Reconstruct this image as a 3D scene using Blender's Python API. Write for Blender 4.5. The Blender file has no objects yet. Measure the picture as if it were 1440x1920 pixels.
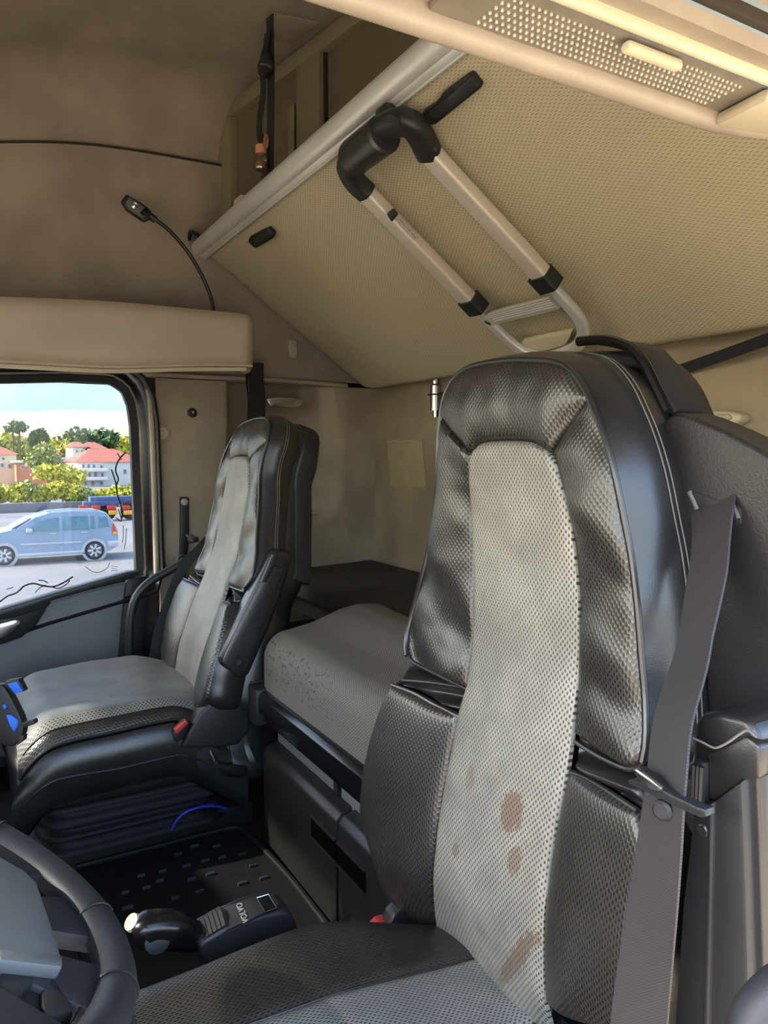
import bpy, bmesh, math, random
import numpy as np
from mathutils import Vector, noise as mnoise
random.seed(7)

# ------------------------------------------------------------------ camera
SC = bpy.context.scene
COL = SC.collection
F = 1400.0                                   # focal length in pixels of the 1440 x 1920 frame
YAW, PIT = math.radians(29.7), math.radians(4.4)
CAM = np.array([0.0, 0.0, 1.05])
_f0 = np.array([math.cos(YAW), -math.sin(YAW), 0.0])
RT = np.array([-math.sin(YAW), -math.cos(YAW), 0.0])
FW = _f0*math.cos(PIT) - np.array([0, 0, 1.0])*math.sin(PIT)
UP = _f0*math.sin(PIT) + np.array([0, 0, 1.0])*math.cos(PIT)
cd = bpy.data.cameras.new('camera')
cam = bpy.data.objects.new('camera', cd); COL.objects.link(cam)
cd.sensor_fit = 'HORIZONTAL'; cd.sensor_width = 36.0; cd.lens = 36.0*F/1440.0
cd.clip_start = 0.02; cd.clip_end = 600
cam.location = CAM
cam.rotation_euler = Vector(FW).to_track_quat('-Z', 'Y').to_euler()
SC.camera = cam

# ------------------------------------------------------------------ sky, sun, exposure
SUN_AZ, SUN_EL = math.radians(76), math.radians(37.5)      # azimuth from +X (passenger side) towards +Y (front)
world = bpy.data.worlds.new('world'); SC.world = world; world.use_nodes = True
wn = world.node_tree; wn.nodes.clear()
wo = wn.nodes.new('ShaderNodeOutputWorld'); wb = wn.nodes.new('ShaderNodeBackground')
sky = wn.nodes.new('ShaderNodeTexSky'); sky.sky_type = 'NISHITA'; sky.sun_disc = False
sky.sun_elevation = SUN_EL; sky.sun_rotation = math.pi/2 - SUN_AZ
sky.air_density = 1.0; sky.dust_density = 2.5; sky.ozone_density = 1.0
wb.inputs['Strength'].default_value = 0.30
wn.links.new(sky.outputs[0], wb.inputs[0]); wn.links.new(wb.outputs[0], wo.inputs[0])
sl = bpy.data.lights.new('sun', 'SUN'); sl.energy = 3.0; sl.angle = math.radians(1.2); sl.color = (1.0, .90, .76)
sun = bpy.data.objects.new('sun', sl); COL.objects.link(sun)
_sd = Vector((math.cos(SUN_AZ)*math.cos(SUN_EL), math.sin(SUN_AZ)*math.cos(SUN_EL), math.sin(SUN_EL)))
sun.rotation_euler = _sd.to_track_quat('Z', 'Y').to_euler(); sun.location = (6, 6, 8)
SC.view_settings.view_transform = 'Standard'
SC.view_settings.look = 'None'
SC.view_settings.gamma = 1.0
SC.view_settings.use_curve_mapping = False
SC.view_settings.exposure = 2.42
cy = SC.cycles
cy.use_denoising = True
cy.max_bounces = 10; cy.diffuse_bounces = 6; cy.glossy_bounces = 4; cy.transparent_max_bounces = 12
cy.sample_clamp_indirect = 6.0; cy.caustics_reflective = False; cy.caustics_refractive = False

# ------------------------------------------------------------------ pixel -> point helpers
def ray(u, v): return FW + RT*(u-720)/F - UP*(v-960)/F
def P(u, v, x=None, y=None, z=None, d=None):
    r = ray(u, v)
    k = (x-CAM[0])/r[0] if x is not None else (y-CAM[1])/r[1] if y is not None else (z-CAM[2])/r[2] if z is not None else d
    return CAM + r*k
def PP(u, v, n, p0):
    r = ray(u, v); n = np.asarray(n, float)
    return CAM + r*(((np.asarray(p0, float)-CAM) @ n)/(r @ n))
def A(*p): return np.array(p, float)
def unit(v): v = np.asarray(v, float); return v/np.linalg.norm(v)

# ------------------------------------------------------------------ materials
def lin(r, g, b):
    f = lambda c: (c/255/12.92) if c/255 <= .04045 else ((c/255+.055)/1.055)**2.4
    return (f(r), f(g), f(b), 1.0)
MATS = {}
def _base(name):
    m = bpy.data.materials.new(name); m.use_nodes = True
    nt = m.node_tree; b = nt.nodes['Principled BSDF']; MATS[name] = m
    return m, nt, b
def N_(nt, t, **kw):
    n = nt.nodes.new(t)
    for k, v in kw.items(): setattr(n, k, v)
    return n
def math_(nt, op, a, b=None, clamp=False):
    n = N_(nt, 'ShaderNodeMath', operation=op, use_clamp=clamp)
    for i, v in enumerate((a, b)):
        if v is None: continue
        if isinstance(v, (int, float)): n.inputs[i].default_value = v
        else: nt.links.new(v, n.inputs[i])
    return n.outputs[0]
def vmath(nt, op, a, b=None):
    n = N_(nt, 'ShaderNodeVectorMath', operation=op)
    for i, v in enumerate((a, b)):
        if v is None: continue
        if isinstance(v, tuple): n.inputs[i].default_value = v
        else: nt.links.new(v, n.inputs[i])
    return n.outputs['Value'] if op == 'LENGTH' else n.outputs[0]
def mixc(nt, fac, a, b):
    n = N_(nt, 'ShaderNodeMix', data_type='RGBA')
    if isinstance(fac, (int, float)): n.inputs[0].default_value = fac
    else: nt.links.new(fac, n.inputs[0])
    for i, v in ((6, a), (7, b)):
        if isinstance(v, tuple): n.inputs[i].default_value = v
        else: nt.links.new(v, n.inputs[i])
    return n.outputs[2]
def ramp(nt, v, lo, hi, a=0.0, b=1.0):
    n = N_(nt, 'ShaderNodeMapRange', interpolation_type='SMOOTHSTEP')
    nt.links.new(v, n.inputs[0])
    n.inputs[1].default_value = lo; n.inputs[2].default_value = hi; n.inputs[3].default_value = a; n.inputs[4].default_value = b
    return n.outputs[0]
def noise(nt, co, scale, detail=3.0, rough=.55):
    n = N_(nt, 'ShaderNodeTexNoise'); n.inputs['Scale'].default_value = scale
    n.inputs['Detail'].default_value = detail; n.inputs['Roughness'].default_value = rough
    nt.links.new(co, n.inputs['Vector']); return n.outputs[0]
def bump(nt, b, h, strength, dist=.001):
    n = N_(nt, 'ShaderNodeBump'); n.inputs['Strength'].default_value = strength; n.inputs['Distance'].default_value = dist
    nt.links.new(h, n.inputs['Height']); nt.links.new(n.outputs[0], b.inputs['Normal'])
def plain(name, col, rough=.5, metal=0.0, var=.12, vs=6.0, bs=0.0, bsc=400.0, bd=.0006, spec=.5, coat=0.0):
    """one colour with slow mottling and fine grain"""
    m, nt, b = _base(name)
    co = N_(nt, 'ShaderNodeTexCoord').outputs['Object']
    n = noise(nt, co, vs, 4)
    dk = tuple(c*(1-var*1.6) for c in col[:3])+(1,); lt = tuple(min(1, c*(1+var)) for c in col[:3])+(1,)
    nt.links.new(mixc(nt, ramp(nt, n, .3, .7), dk, lt), b.inputs['Base Color'])
    b.inputs['Roughness'].default_value = rough; b.inputs['Metallic'].default_value = metal
    b.inputs['Specular IOR Level'].default_value = spec; b.inputs['Coat Weight'].default_value = coat
    if bs > 0: bump(nt, b, noise(nt, co, bsc, 2), bs, bd)
    return m
def lattice(nt, uv, px, py):
    """distance field of a staggered lattice of points; px, py are the periods in metres"""
    s = vmath(nt, 'MULTIPLY', uv, (1/px, 1/py, 0))
    d1 = vmath(nt, 'SUBTRACT', vmath(nt, 'FRACTION', s), (.5, .5, 0))
    d2 = vmath(nt, 'SUBTRACT', vmath(nt, 'FRACTION', vmath(nt, 'ADD', s, (.5, .5, 0))), (.5, .5, 0))
    return d1, d2
def leather(name, col, hole, rough=.38, px=.0062, py=.0080, holes=True, spec=.5, wear=None, brown_marks=False):
    m, nt, b = _base(name)
    tc = N_(nt, 'ShaderNodeTexCoord'); uv = tc.outputs['UV']; ob = tc.outputs['Object']
    g = noise(nt, ob, 700, 2); slow = noise(nt, ob, 14, 4)
    c = mixc(nt, ramp(nt, slow, .35, .7), tuple(x*.82 for x in col[:3])+(1,), tuple(min(1, x*1.12) for x in col[:3])+(1,))
    if wear: c = mixc(nt, ramp(nt, noise(nt, ob, 9, 5), .52, .7), c, wear)
    h = g
    if brown_marks:                                          # brown stains on the driver panel, a soft tan patch on the passenger panel
        sp = N_(nt, 'ShaderNodeSeparateXYZ'); nt.links.new(uv, sp.inputs[0])
        def blob(cx, cy, rx, ry, ang, dens):
            ca, sa = math.cos(ang), math.sin(ang)
            dx = math_(nt, 'SUBTRACT', sp.outputs[0], cx); dy = math_(nt, 'SUBTRACT', sp.outputs[1], cy)
            ex = math_(nt, 'DIVIDE', math_(nt, 'ADD', math_(nt, 'MULTIPLY', dx, ca), math_(nt, 'MULTIPLY', dy, sa)), rx)
            ey = math_(nt, 'DIVIDE', math_(nt, 'SUBTRACT', math_(nt, 'MULTIPLY', dy, ca), math_(nt, 'MULTIPLY', dx, sa)), ry)
            r = math_(nt, 'ADD', math_(nt, 'MULTIPLY', ex, ex), math_(nt, 'MULTIPLY', ey, ey))
            r = math_(nt, 'ADD', r, math_(nt, 'MULTIPLY', math_(nt, 'SUBTRACT', noise(nt, uv, 160, 2), .5), 2.2))
            return ramp(nt, r, .5, 1.0, dens, 0.0)
        for a in brown_marks: c = mixc(nt, blob(*a), c, lin(112, 84, 62))
    if holes:
        d1, d2 = lattice(nt, uv, px, py)
        el = (1.0, .62, 0)
        m1 = vmath(nt, 'LENGTH', vmath(nt, 'MULTIPLY', d1, el)); m2 = vmath(nt, 'LENGTH', vmath(nt, 'MULTIPLY', d2, el))
        md = math_(nt, 'MINIMUM', m1, m2)
        hm = ramp(nt, md, .11, .19, 1.0, 0.0)
        c = mixc(nt, hm, c, hole)
        rim = ramp(nt, md, .12, .34, 0.0, 1.0)
        h = math_(nt, 'ADD', math_(nt, 'MULTIPLY', g, .12), rim)
        bump(nt, b, h, .4, .0007)
    else:
        bump(nt, b, g, .25, .0006)
    nt.links.new(c, b.inputs['Base Color'])
    b.inputs['Roughness'].default_value = rough; b.inputs['Specular IOR Level'].default_value = spec
    return m
def dashes(name, col, dark, px=.0135, py=.0075):
    """beige covering of the upper bunk with rows of small pressed dashes"""
    m, nt, b = _base(name)
    tc = N_(nt, 'ShaderNodeTexCoord'); uv = tc.outputs['UV']
    d1, d2 = lattice(nt, uv, px, py)
    el = (.42, 1.0, 0)
    md = math_(nt, 'MINIMUM', vmath(nt, 'LENGTH', vmath(nt, 'MULTIPLY', d1, el)), vmath(nt, 'LENGTH', vmath(nt, 'MULTIPLY', d2, el)))
    slow = noise(nt, uv, 3.0, 4); fine = noise(nt, uv, 900, 2)
    c = mixc(nt, ramp(nt, slow, .3, .7), tuple(x*.93 for x in col[:3])+(1,), col)
    c = mixc(nt, ramp(nt, md, .07, .13, .7, 0.0), c, dark)
    nt.links.new(c, b.inputs['Base Color']); b.inputs['Roughness'].default_value = .62
    bump(nt, b, math_(nt, 'ADD', ramp(nt, md, .08, .3), math_(nt, 'MULTIPLY', fine, .25)), .35, .0006)
    return m
def weave(name, c1, c2, px=.004, py=.004, rough=.8, lines=False, str_=.5, dist=.0006, wear=None):
    m, nt, b = _base(name)
    tc = N_(nt, 'ShaderNodeTexCoord'); uv = tc.outputs['UV']
    d1, d2 = lattice(nt, uv, px, py)
    el = (0.0, 1.0, 0) if lines else (1.0, 1.0, 0)
    md = vmath(nt, 'LENGTH', vmath(nt, 'MULTIPLY', d1, el))
    if not lines: md = math_(nt, 'MINIMUM', md, vmath(nt, 'LENGTH', d2))
    c = mixc(nt, ramp(nt, md, .12, .4), c2, c1)
    c = mixc(nt, ramp(nt, noise(nt, tc.outputs['Object'], 7, 4), .4, .75, 0, .35), c, tuple(x*.7 for x in c1[:3])+(1,))
    if wear:                                            # rubbed-off specks along a band of the cover
        sp = N_(nt, 'ShaderNodeSeparateXYZ'); nt.links.new(uv, sp.inputs[0])
        band = math_(nt, 'MULTIPLY', ramp(nt, sp.outputs[1], wear[0], wear[0]+.02), ramp(nt, sp.outputs[1], wear[1]-.02, wear[1], 1.0, 0.0))
        band = math_(nt, 'MULTIPLY', band, ramp(nt, sp.outputs[0], wear[2], wear[2]+.2))
        k = math_(nt, 'MULTIPLY', ramp(nt, noise(nt, uv, 95, 4, .7), .545, .60), band)
        c = mixc(nt, k, c, tuple(x*.25 for x in c1[:3])+(1,))
    nt.links.new(c, b.inputs['Base Color']); b.inputs['Roughness'].default_value = rough
    bump(nt, b, md, str_, dist)
    return m
def glass(name, tint, gloss=.04, rough=.0):
    m = bpy.data.materials.new(name); m.use_nodes = True; nt = m.node_tree; nt.nodes.clear(); MATS[name] = m
    o = N_(nt, 'ShaderNodeOutputMaterial'); t = N_(nt, 'ShaderNodeBsdfTransparent'); g = N_(nt, 'ShaderNodeBsdfGlossy'); mx = N_(nt, 'ShaderNodeMixShader')
    co = N_(nt, 'ShaderNodeTexCoord').outputs['Object']
    nt.links.new(mixc(nt, ramp(nt, noise(nt, co, 4, 3), .3, .7), tuple(x*.95 for x in tint[:3])+(1,), tint), t.inputs[0])
    g.inputs['Roughness'].default_value = rough; mx.inputs[0].default_value = gloss
    nt.links.new(t.outputs[0], mx.inputs[1]); nt.links.new(g.outputs[0], mx.inputs[2]); nt.links.new(mx.outputs[0], o.inputs[0])
    return m
plain('headliner', lin(156, 145, 130), .9, var=.10, vs=5, bs=.25, bsc=900)
plain('wall_felt', lin(170, 158, 138), .9, var=.10, vs=6, bs=.3, bsc=900)
plain('rear_felt', lin(160, 147, 122), .9, var=.09, vs=5, bs=.3, bsc=900)
plain('beige_plastic', lin(182, 170, 147), .5, var=.05, vs=4, bs=.12, bsc=1500)
plain('pale_plastic', lin(206, 196, 166), .45, var=.05)
plain('lip_plastic', lin(156, 145, 131), .5, var=.08, vs=14)
plain('seam_dark', lin(52, 44, 36), .9)
weave('locker_rib', lin(122, 113, 88), lin(98, 90, 70), .008, .008, .85, False, .4)
plain('locker_plastic', lin(142, 132, 106), .6, var=.06)
plain('void_black', lin(5, 5, 5), .9, spec=.05)
plain('drawer_plastic', lin(35, 34, 33), .42, var=.08, vs=8, bs=.12, bsc=1200)
plain('black_plastic', lin(34, 34, 36), .48, var=.10, vs=10, bs=.15, bsc=1200)
plain('black_gloss', lin(16, 16, 18), .22, var=.05)
plain('black_satin', lin(44, 44, 46), .38, var=.12, vs=8, bs=.1, bsc=1500)
plain('tower_plastic', lin(38, 37, 38), .42, var=.10, vs=9, bs=.5, bsc=420, bd=.0009)
plain('rubber', lin(20, 21, 24), .7, var=.2, vs=10, bs=.25, bsc=300)
plain('mat_rubber', lin(14, 15, 19), .6, var=.25, vs=12, bs=.3, bsc=260)
plain('mat_bar', lin(58, 60, 68), .5, var=.2)
plain('grey_panel', lin(96, 98, 100), .6, var=.06, bs=.2, bsc=900)
plain('door_panel', lin(126, 126, 128), .62, var=.06, bs=.25, bsc=800)
plain('pad_grey', lin(104, 108, 108), .45, var=.05, bs=.2, bsc=1200)
plain('steel', lin(200, 200, 200), .25, 1.0, var=.05)
plain('aluminium', lin(224, 224, 222), .36, .4, var=.06, vs=3)
plain('aluminium_pale', lin(206, 198, 186), .45, .3, var=.03, vs=3)
plain('red_plastic', lin(205, 62, 62), .4, var=.06)
plain('blue_pad', lin(44, 104, 214), .5, var=.1)
plain('blue_cable', lin(26, 48, 170), .4)
plain('cord', lin(176, 120, 74), .8)
plain('pink_cap', lin(214, 150, 120), .6)
plain('white_mark', lin(150, 150, 148), .6)
plain('thread', lin(120, 117, 112), .8)
plain('sticker', lin(176, 163, 128), .55, var=.06, vs=14)
plain('tag_ink', lin(34, 34, 36), .6)
leather('leather', lin(53, 50, 47), lin(8, 8, 8), .33, spec=.9)
leather('leather_plain', lin(36, 35, 36), lin(8, 8, 8), .31, holes=False, spec=.75)
leather('leather_grey', lin(150, 147, 138), lin(58, 56, 52), .46, brown_marks=[(-.040, .182, .020, .030, .25, .7), (-.052, .130, .012, .022, .4, .6), (.045, .19, .01, .02, 0, .35), (-.055, .012, .012, .085, .62, .65), (.06, .09, .008, .012, 0, .5)])
leather('leather_grey_tan', lin(150, 147, 138), lin(70, 66, 60), .46, brown_marks=[(.0, .50, .032, .13, 0, .28)])
leather('leather_cushion', lin(144, 143, 138), lin(54, 54, 54), .42)
dashes('bunk_cover', lin(192, 182, 154), lin(104, 97, 80))
weave('mattress_cover', lin(120, 117, 110), lin(70, 68, 64), .0075, .0062, .75, False, .5, .0008, (.06, .17, 1.15))
weave('mattress_shaded', lin(62, 58, 52), lin(42, 39, 35), .007, .006, .85, False, .4)  # shade at the back of the bunk put into the cover colour
weave('belt', lin(68, 64, 66), lin(42, 40, 42), .0026, .0026, .62, False, .6, .0005)
weave('belt_black', lin(38, 37, 38), lin(22, 22, 24), .003, .003, .7)
glass('window_glass', (.60, .62, .62, 1), .03)
glass('deflector_glass', (.76, .86, .89, 1), .03)
glass('vial_glass', (.86, .84, .8, 1), .22, .03)
glass('lens_glass', (.8, .8, .78, 1), .25, .15)

# ------------------------------------------------------------------ mesh helpers
def mesh_obj(name, verts, faces, mat, parent=None, smooth=True, uvs=None, sharp=35):
    me = bpy.data.meshes.new(name)
    me.from_pydata([tuple(map(float, v)) for v in verts], [], faces)
    return finish(name, me, mat, parent, smooth, uvs, sharp)
def finish(name, me, mat, parent=None, smooth=True, uvs=None, sharp=35):
    if uvs is not None:
        l = me.uv_layers.new(name='UVMap')
        idx = np.empty(len(me.loops), np.int32); me.loops.foreach_get('vertex_index', idx)
        l.data.foreach_set('uv', np.asarray(uvs, np.float32)[idx].ravel())
    if smooth:
        me.shade_smooth()
        if sharp: me.set_sharp_from_angle(angle=math.radians(sharp))
    o = bpy.data.objects.new(name, me); COL.objects.link(o)
    me.materials.append(MATS[mat])
    adopt(o, parent)
    return o
def adopt(o, parent):
    if parent is not None:
        o.parent = parent
        q = parent; off = Vector((0, 0, 0))
        while q is not None: off += q.location; q = q.parent
        o.location = -off
def tag(o, label, cat, group=None):
    o['label'] = label; o['category'] = cat
    if group: o['group'] = group
    return o
def struct(o, label=None):
    o['kind'] = 'structure'
    if label: o['label'] = label
    return o
def thing(name, label, cat, loc, group=None):
    o = bpy.data.objects.new(name, None); COL.objects.link(o); o.location = tuple(map(float, loc)); o.empty_display_size = .05
    return tag(o, label, cat, group)
def from_bm(name, bm, mat, parent=None, smooth=True, sharp=35):
    bmesh.ops.recalc_face_normals(bm, faces=bm.faces[:])
    me = bpy.data.meshes.new(name); bm.to_mesh(me); bm.free()
    return finish(name, me, mat, parent, smooth, None, sharp)
def bev(bm, w, seg=2, lim=.4):
    if w <= 0: return
    es = [e for e in bm.edges if len(e.link_faces) == 2 and e.calc_face_angle(0) > lim]
    bmesh.ops.bevel(bm, geom=es, offset=w, segments=seg, profile=.5, affect='EDGES', clamp_overlap=True)
def box(name, lo, hi, mat, parent=None, bw=.004, seg=2, axes=None, org=None):
    """bevelled box lo..hi, optionally in a local frame (axes rows, origin)"""
    lo = np.minimum(lo, hi).astype(float); hi_ = np.maximum(lo, hi).astype(float)
    bm = bmesh.new(); vs = []
    for k in (lo[2], hi_[2]):
        for (i, j) in ((lo[0], lo[1]), (hi_[0], lo[1]), (hi_[0], hi_[1]), (lo[0], hi_[1])):
            p = A(i, j, k)
            if axes is not None: p = np.asarray(org) + p @ np.asarray(axes)
            vs.append(bm.verts.new(p))
    for f in ((0, 1, 2, 3), (4, 5, 6, 7), (0, 1, 5, 4), (1, 2, 6, 5), (2, 3, 7, 6), (3, 0, 4, 7)): bm.faces.new([vs[i] for i in f])
    bmesh.ops.recalc_face_normals(bm, faces=bm.faces[:])
    bev(bm, bw, seg)
    return from_bm(name, bm, mat, parent)
def prism(name, pts, vec, mat, parent=None, bw=.003, seg=2, lim=.4):
    """polygon (3-D points) swept along vec"""
    bm = bmesh.new(); vec = np.asarray(vec, float)
    a = [bm.verts.new(p) for p in pts]; b = [bm.verts.new(np.asarray(p)+vec) for p in pts]
    bm.faces.new(a); bm.faces.new(b[::-1]); n = len(pts)
    for i in range(n): bm.faces.new((a[i], a[(i+1) % n], b[(i+1) % n], b[i]))
    bmesh.ops.recalc_face_normals(bm, faces=bm.faces[:])
    bev(bm, bw, seg, lim)
    return from_bm(name, bm, mat, parent)
def smoothline(pts, n, closed=False):
    """Catmull-Rom through pts, resampled to n points by arc length"""
    p = np.asarray(pts, float); m = len(p)
    if m == 2: return np.array([p[0]+(p[1]-p[0])*t for t in np.linspace(0, 1, n)])
    out = []; segs = m if closed else m-1
    for i in range(segs):
        if closed: q = [p[(i-1) % m], p[i], p[(i+1) % m], p[(i+2) % m]]
        else: q = [p[i-1] if i else 2*p[0]-p[1], p[i], p[i+1], p[i+2] if i+2 < m else 2*p[-1]-p[-2]]
        for t in np.linspace(0, 1, 12, endpoint=False):
            out.append(.5*(2*q[1]+(q[2]-q[0])*t+(2*q[0]-5*q[1]+4*q[2]-q[3])*t*t+(3*q[1]-q[0]-3*q[2]+q[3])*t**3))
    out.append(p[0] if closed else p[-1]); out = np.array(out)
    return resample(out, n)
def resample(p, n):
    p = np.asarray(p, float); s = np.concatenate([[0], np.cumsum(np.linalg.norm(np.diff(p, axis=0), axis=1))])
    t = np.linspace(0, s[-1], n)
    return np.stack([np.interp(t, s, p[:, k]) for k in range(p.shape[1])], 1)
def sweep(name, path, sec, mat, parent=None, up=(0, 0, 1), closed=False, cap=True, sharp=35, scale=None):
    """section (list of (side, up) offsets) swept along a path"""
    path = np.asarray(path, float); n = len(path); k = len(sec); vs = []; fs = []
    prev = None
    for i in range(n):
        t = path[(i+1) % n]-path[i-1] if closed else path[min(i+1, n-1)]-path[max(i-1, 0)]
        t = unit(t)
        u0 = np.asarray(up, float) if prev is None else prev
        s = np.cross(t, u0)
        if np.linalg.norm(s) < 1e-5: s = np.cross(t, A(1, 0, .01))
        s = unit(s); u = np.cross(s, t); prev = u
        sc = 1.0 if scale is None else scale[i]
        for (a, b) in sec: vs.append(path[i]+s*a*sc+u*b*sc)
    for i in range(n if closed else n-1):
        j = (i+1) % n
        for q in range(k): fs.append((i*k+q, i*k+(q+1) % k, j*k+(q+1) % k, j*k+q))
    if cap and not closed: fs.append(tuple(range(k))[::-1]); fs.append(tuple((n-1)*k+q for q in range(k)))
    return mesh_obj(name, vs, fs, mat, parent, True, None, sharp)
def circ(r, k=10): return [(r*math.cos(2*math.pi*i/k), r*math.sin(2*math.pi*i/k)) for i in range(k)]
def rrect(w, h, r, k=3):
    out = []
    for cx, cy, a0 in ((w/2-r, h/2-r, 0), (-w/2+r, h/2-r, 90), (-w/2+r, -h/2+r, 180), (w/2-r, -h/2+r, 270)):
        for i in range(k+1):
            a = math.radians(a0+90*i/k); out.append((cx+r*math.cos(a), cy+r*math.sin(a)))
    return out
def tube(name, pts, r, mat, parent=None, n=None, k=10, closed=False, smooth_path=True, scale=None):
    p = smoothline(pts, n or max(8, len(pts)*8), closed) if smooth_path else np.asarray(pts, float)
    if closed: p = p[:-1]
    return sweep(name, p, circ(r, k), mat, parent, closed=closed, scale=scale)
def lathe(name, prof, org, axis, mat, parent=None, k=20, sharp=35):
    """profile (r, h) spun about axis through org"""
    ax = unit(axis); s = unit(np.cross(ax, A(.3, .5, .81))); t = np.cross(ax, s); vs = []; fs = []
    for (r, h) in prof:
        for i in range(k):
            a = 2*math.pi*i/k; vs.append(np.asarray(org)+ax*h+(s*math.cos(a)+t*math.sin(a))*max(r, 1e-5))
    for j in range(len(prof)-1):
        for i in range(k): fs.append((j*k+i, j*k+(i+1) % k, (j+1)*k+(i+1) % k, (j+1)*k+i))
    fs.append(tuple(range(k))[::-1]); fs.append(tuple((len(prof)-1)*k+i for i in range(k)))
    return mesh_obj(name, vs, fs, mat, parent, True, None, sharp)
def grid(name, fn, nu, nv, mat, parent=None, uvfn=None, thick=0.0, sharp=None):
    """surface fn(s, t) -> point, with uv in metres; thick adds a back layer"""
    vs = []; uv = []
    for j in range(nv):
        for i in range(nu):
            s, t = i/(nu-1), j/(nv-1)
            p = fn(s, t); vs.append(p); uv.append(uvfn(s, t, p) if uvfn else (s, t))
    fs = [(j*nu+i, j*nu+i+1, (j+1)*nu+i+1, (j+1)*nu+i) for j in range(nv-1) for i in range(nu-1)]
    if thick:
        v = np.array(vs).reshape(nv, nu, 3); du = np.gradient(v, axis=1); dv = np.gradient(v, axis=0)
        nn = np.cross(du, dv); nn /= (np.linalg.norm(nn, axis=2, keepdims=True)+1e-12)
        back = (v-nn*thick).reshape(-1, 3); o = len(vs); vs = list(vs)+list(back); uv = uv+uv
        fs += [(o+j*nu+i, o+(j+1)*nu+i, o+(j+1)*nu+i+1, o+j*nu+i+1) for j in range(nv-1) for i in range(nu-1)]
        rim = [i for i in range(nu)]+[j*nu+nu-1 for j in range(1, nv)]+[(nv-1)*nu+i for i in range(nu-2, -1, -1)]+[j*nu for j in range(nv-2, 0, -1)]
        for a, b in zip(rim, rim[1:]+rim[:1]): fs.append((b, a, a+o, b+o))
    return mesh_obj(name, vs, fs, mat, parent, True, uv, sharp if sharp else (50 if thick else None))
def coons(bot, top, left, right, nu, nv):
    b = resample(bot, nu); t = resample(top, nu); l = resample(left, nv); r = resample(right, nv)
    s = np.linspace(0, 1, nu)[None, :, None]; w = np.linspace(0, 1, nv)[:, None, None]
    c = (1-w)*b[None]+w*t[None]+(1-s)*l[:, None]+s*r[:, None]
    c -= (1-s)*(1-w)*b[0]+s*(1-w)*b[-1]+(1-s)*w*t[0]+s*w*t[-1]
    return c
def text_obj(name, body, size, org, xdir, ydir, mat, parent, depth=.0004):
    cu = bpy.data.curves.new(name, 'FONT'); cu.body = body; cu.size = size; cu.align_x = 'CENTER'; cu.align_y = 'CENTER'; cu.extrude = depth; cu.resolution_u = 3
    t = bpy.data.objects.new(name+'_src', cu); COL.objects.link(t)
    dg = bpy.context.evaluated_depsgraph_get(); me = bpy.data.meshes.new_from_object(t.evaluated_get(dg))
    bpy.data.objects.remove(t); bpy.data.curves.remove(cu)
    xd = unit(xdir); yd = unit(np.asarray(ydir)-xd*(np.asarray(ydir) @ xd)); zd = np.cross(xd, yd)
    for v in me.vertices:
        v.co = Vector(np.asarray(org)+xd*v.co.x+yd*v.co.y+zd*v.co.z)
    me.materials.clear(); me.name = name
    return finish(name, me, mat, parent, False)
def ribbon(name, pts, wdirs, width, thick, mat, parent=None, n=40):
    """flat strap along pts; wdirs gives the width direction at each point"""
    p = smoothline(pts, n); w = resample(smoothline(wdirs, n), n)
    vs = []; uv = []; L = 0
    for i in range(n):
        t = unit(p[min(i+1, n-1)]-p[max(i-1, 0)]); wd = unit(w[i]-t*(w[i] @ t)); nn = np.cross(t, wd)
        if i: L += np.linalg.norm(p[i]-p[i-1])
        for (a, b) in ((-.5, -.5), (.5, -.5), (.5, .5), (-.5, .5)):
            vs.append(p[i]+wd*a*width+nn*b*thick); uv.append((a*width, L))
    fs = [(i*4+q, i*4+(q+1) % 4, (i+1)*4+(q+1) % 4, (i+1)*4+q) for i in range(n-1) for q in range(4)]
    fs += [(0, 1, 2, 3), tuple((n-1)*4+q for q in range(4))]
    return mesh_obj(name, vs, fs, mat, parent, True, uv, 40)
def sstep(x, a, b):
    t = min(1, max(0, (x-a)/(b-a))); return t*t*(3-2*t)

# ================================================================== the cab itself
XW, XL = 2.36, .22            # inner faces of passenger and driver side walls
YB = -1.31                    # rear wall
ZF = .14                      # cab floor
def drop(y): return .125*((y+.33)+math.sqrt((y+.33)**2+.03))
def zseam(y): return 1.953-drop(y)
def zroof(y): return 2.140-drop(y)*1.15
struct(box('floor', (XL-.02, YB-.05, ZF-.04), (XW+.06, 1.25, ZF), 'rubber', bw=0))
# rear wall: flat felt with a rounded recess for the bunk damper
def rear_fn(s, t):
    x = XL-.02+s*(XW+.1-XL); z = .14+t*2.02
    m = sstep(abs(x-1.90), .055, .035)*sstep(z, 1.10, 1.13)*sstep(z, 1.36, 1.33)
    return A(x, YB-.02*m, z)
struct(grid('wall_rear', rear_fn, 150, 90, 'rear_felt', thick=-.02))
# passenger side wall behind the door, with the large soft recess
def side_fn(s, t):
    y = -.538+s*(YB-.03+.538); z = .14+t*1.16
    m = sstep(y, -.76, -.80)*sstep(y, -1.19, -1.06)*sstep(z, .80, .88)*sstep(z, 1.34, 1.27)
    if z < .90:
        q = math.hypot(max(0, -1.06-y), max(0, .93-z)); m *= sstep(q, .13, .08)
    return A(XW+.11*m, y, z)
sw = struct(grid('wall_right', side_fn, 110, 110, 'wall_felt', thick=.015))
# upper side wall with a soft ledge, up to the headliner seam
def uw_fn(s, t):
    y = 1.2+s*(YB-.03-1.2); zt = zseam(y); z = 1.285+t*(zt-1.285)
    zb = zt-.10-.05*abs(y+.4)
    b = .020*sstep(z, zb-.03, zb+.03)
    return A(XW-b+.02*sstep(y, -.68, -.72)*0, y, z)
struct(grid('wall_right', uw_fn, 90, 60, 'headliner', thick=.02))
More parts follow.
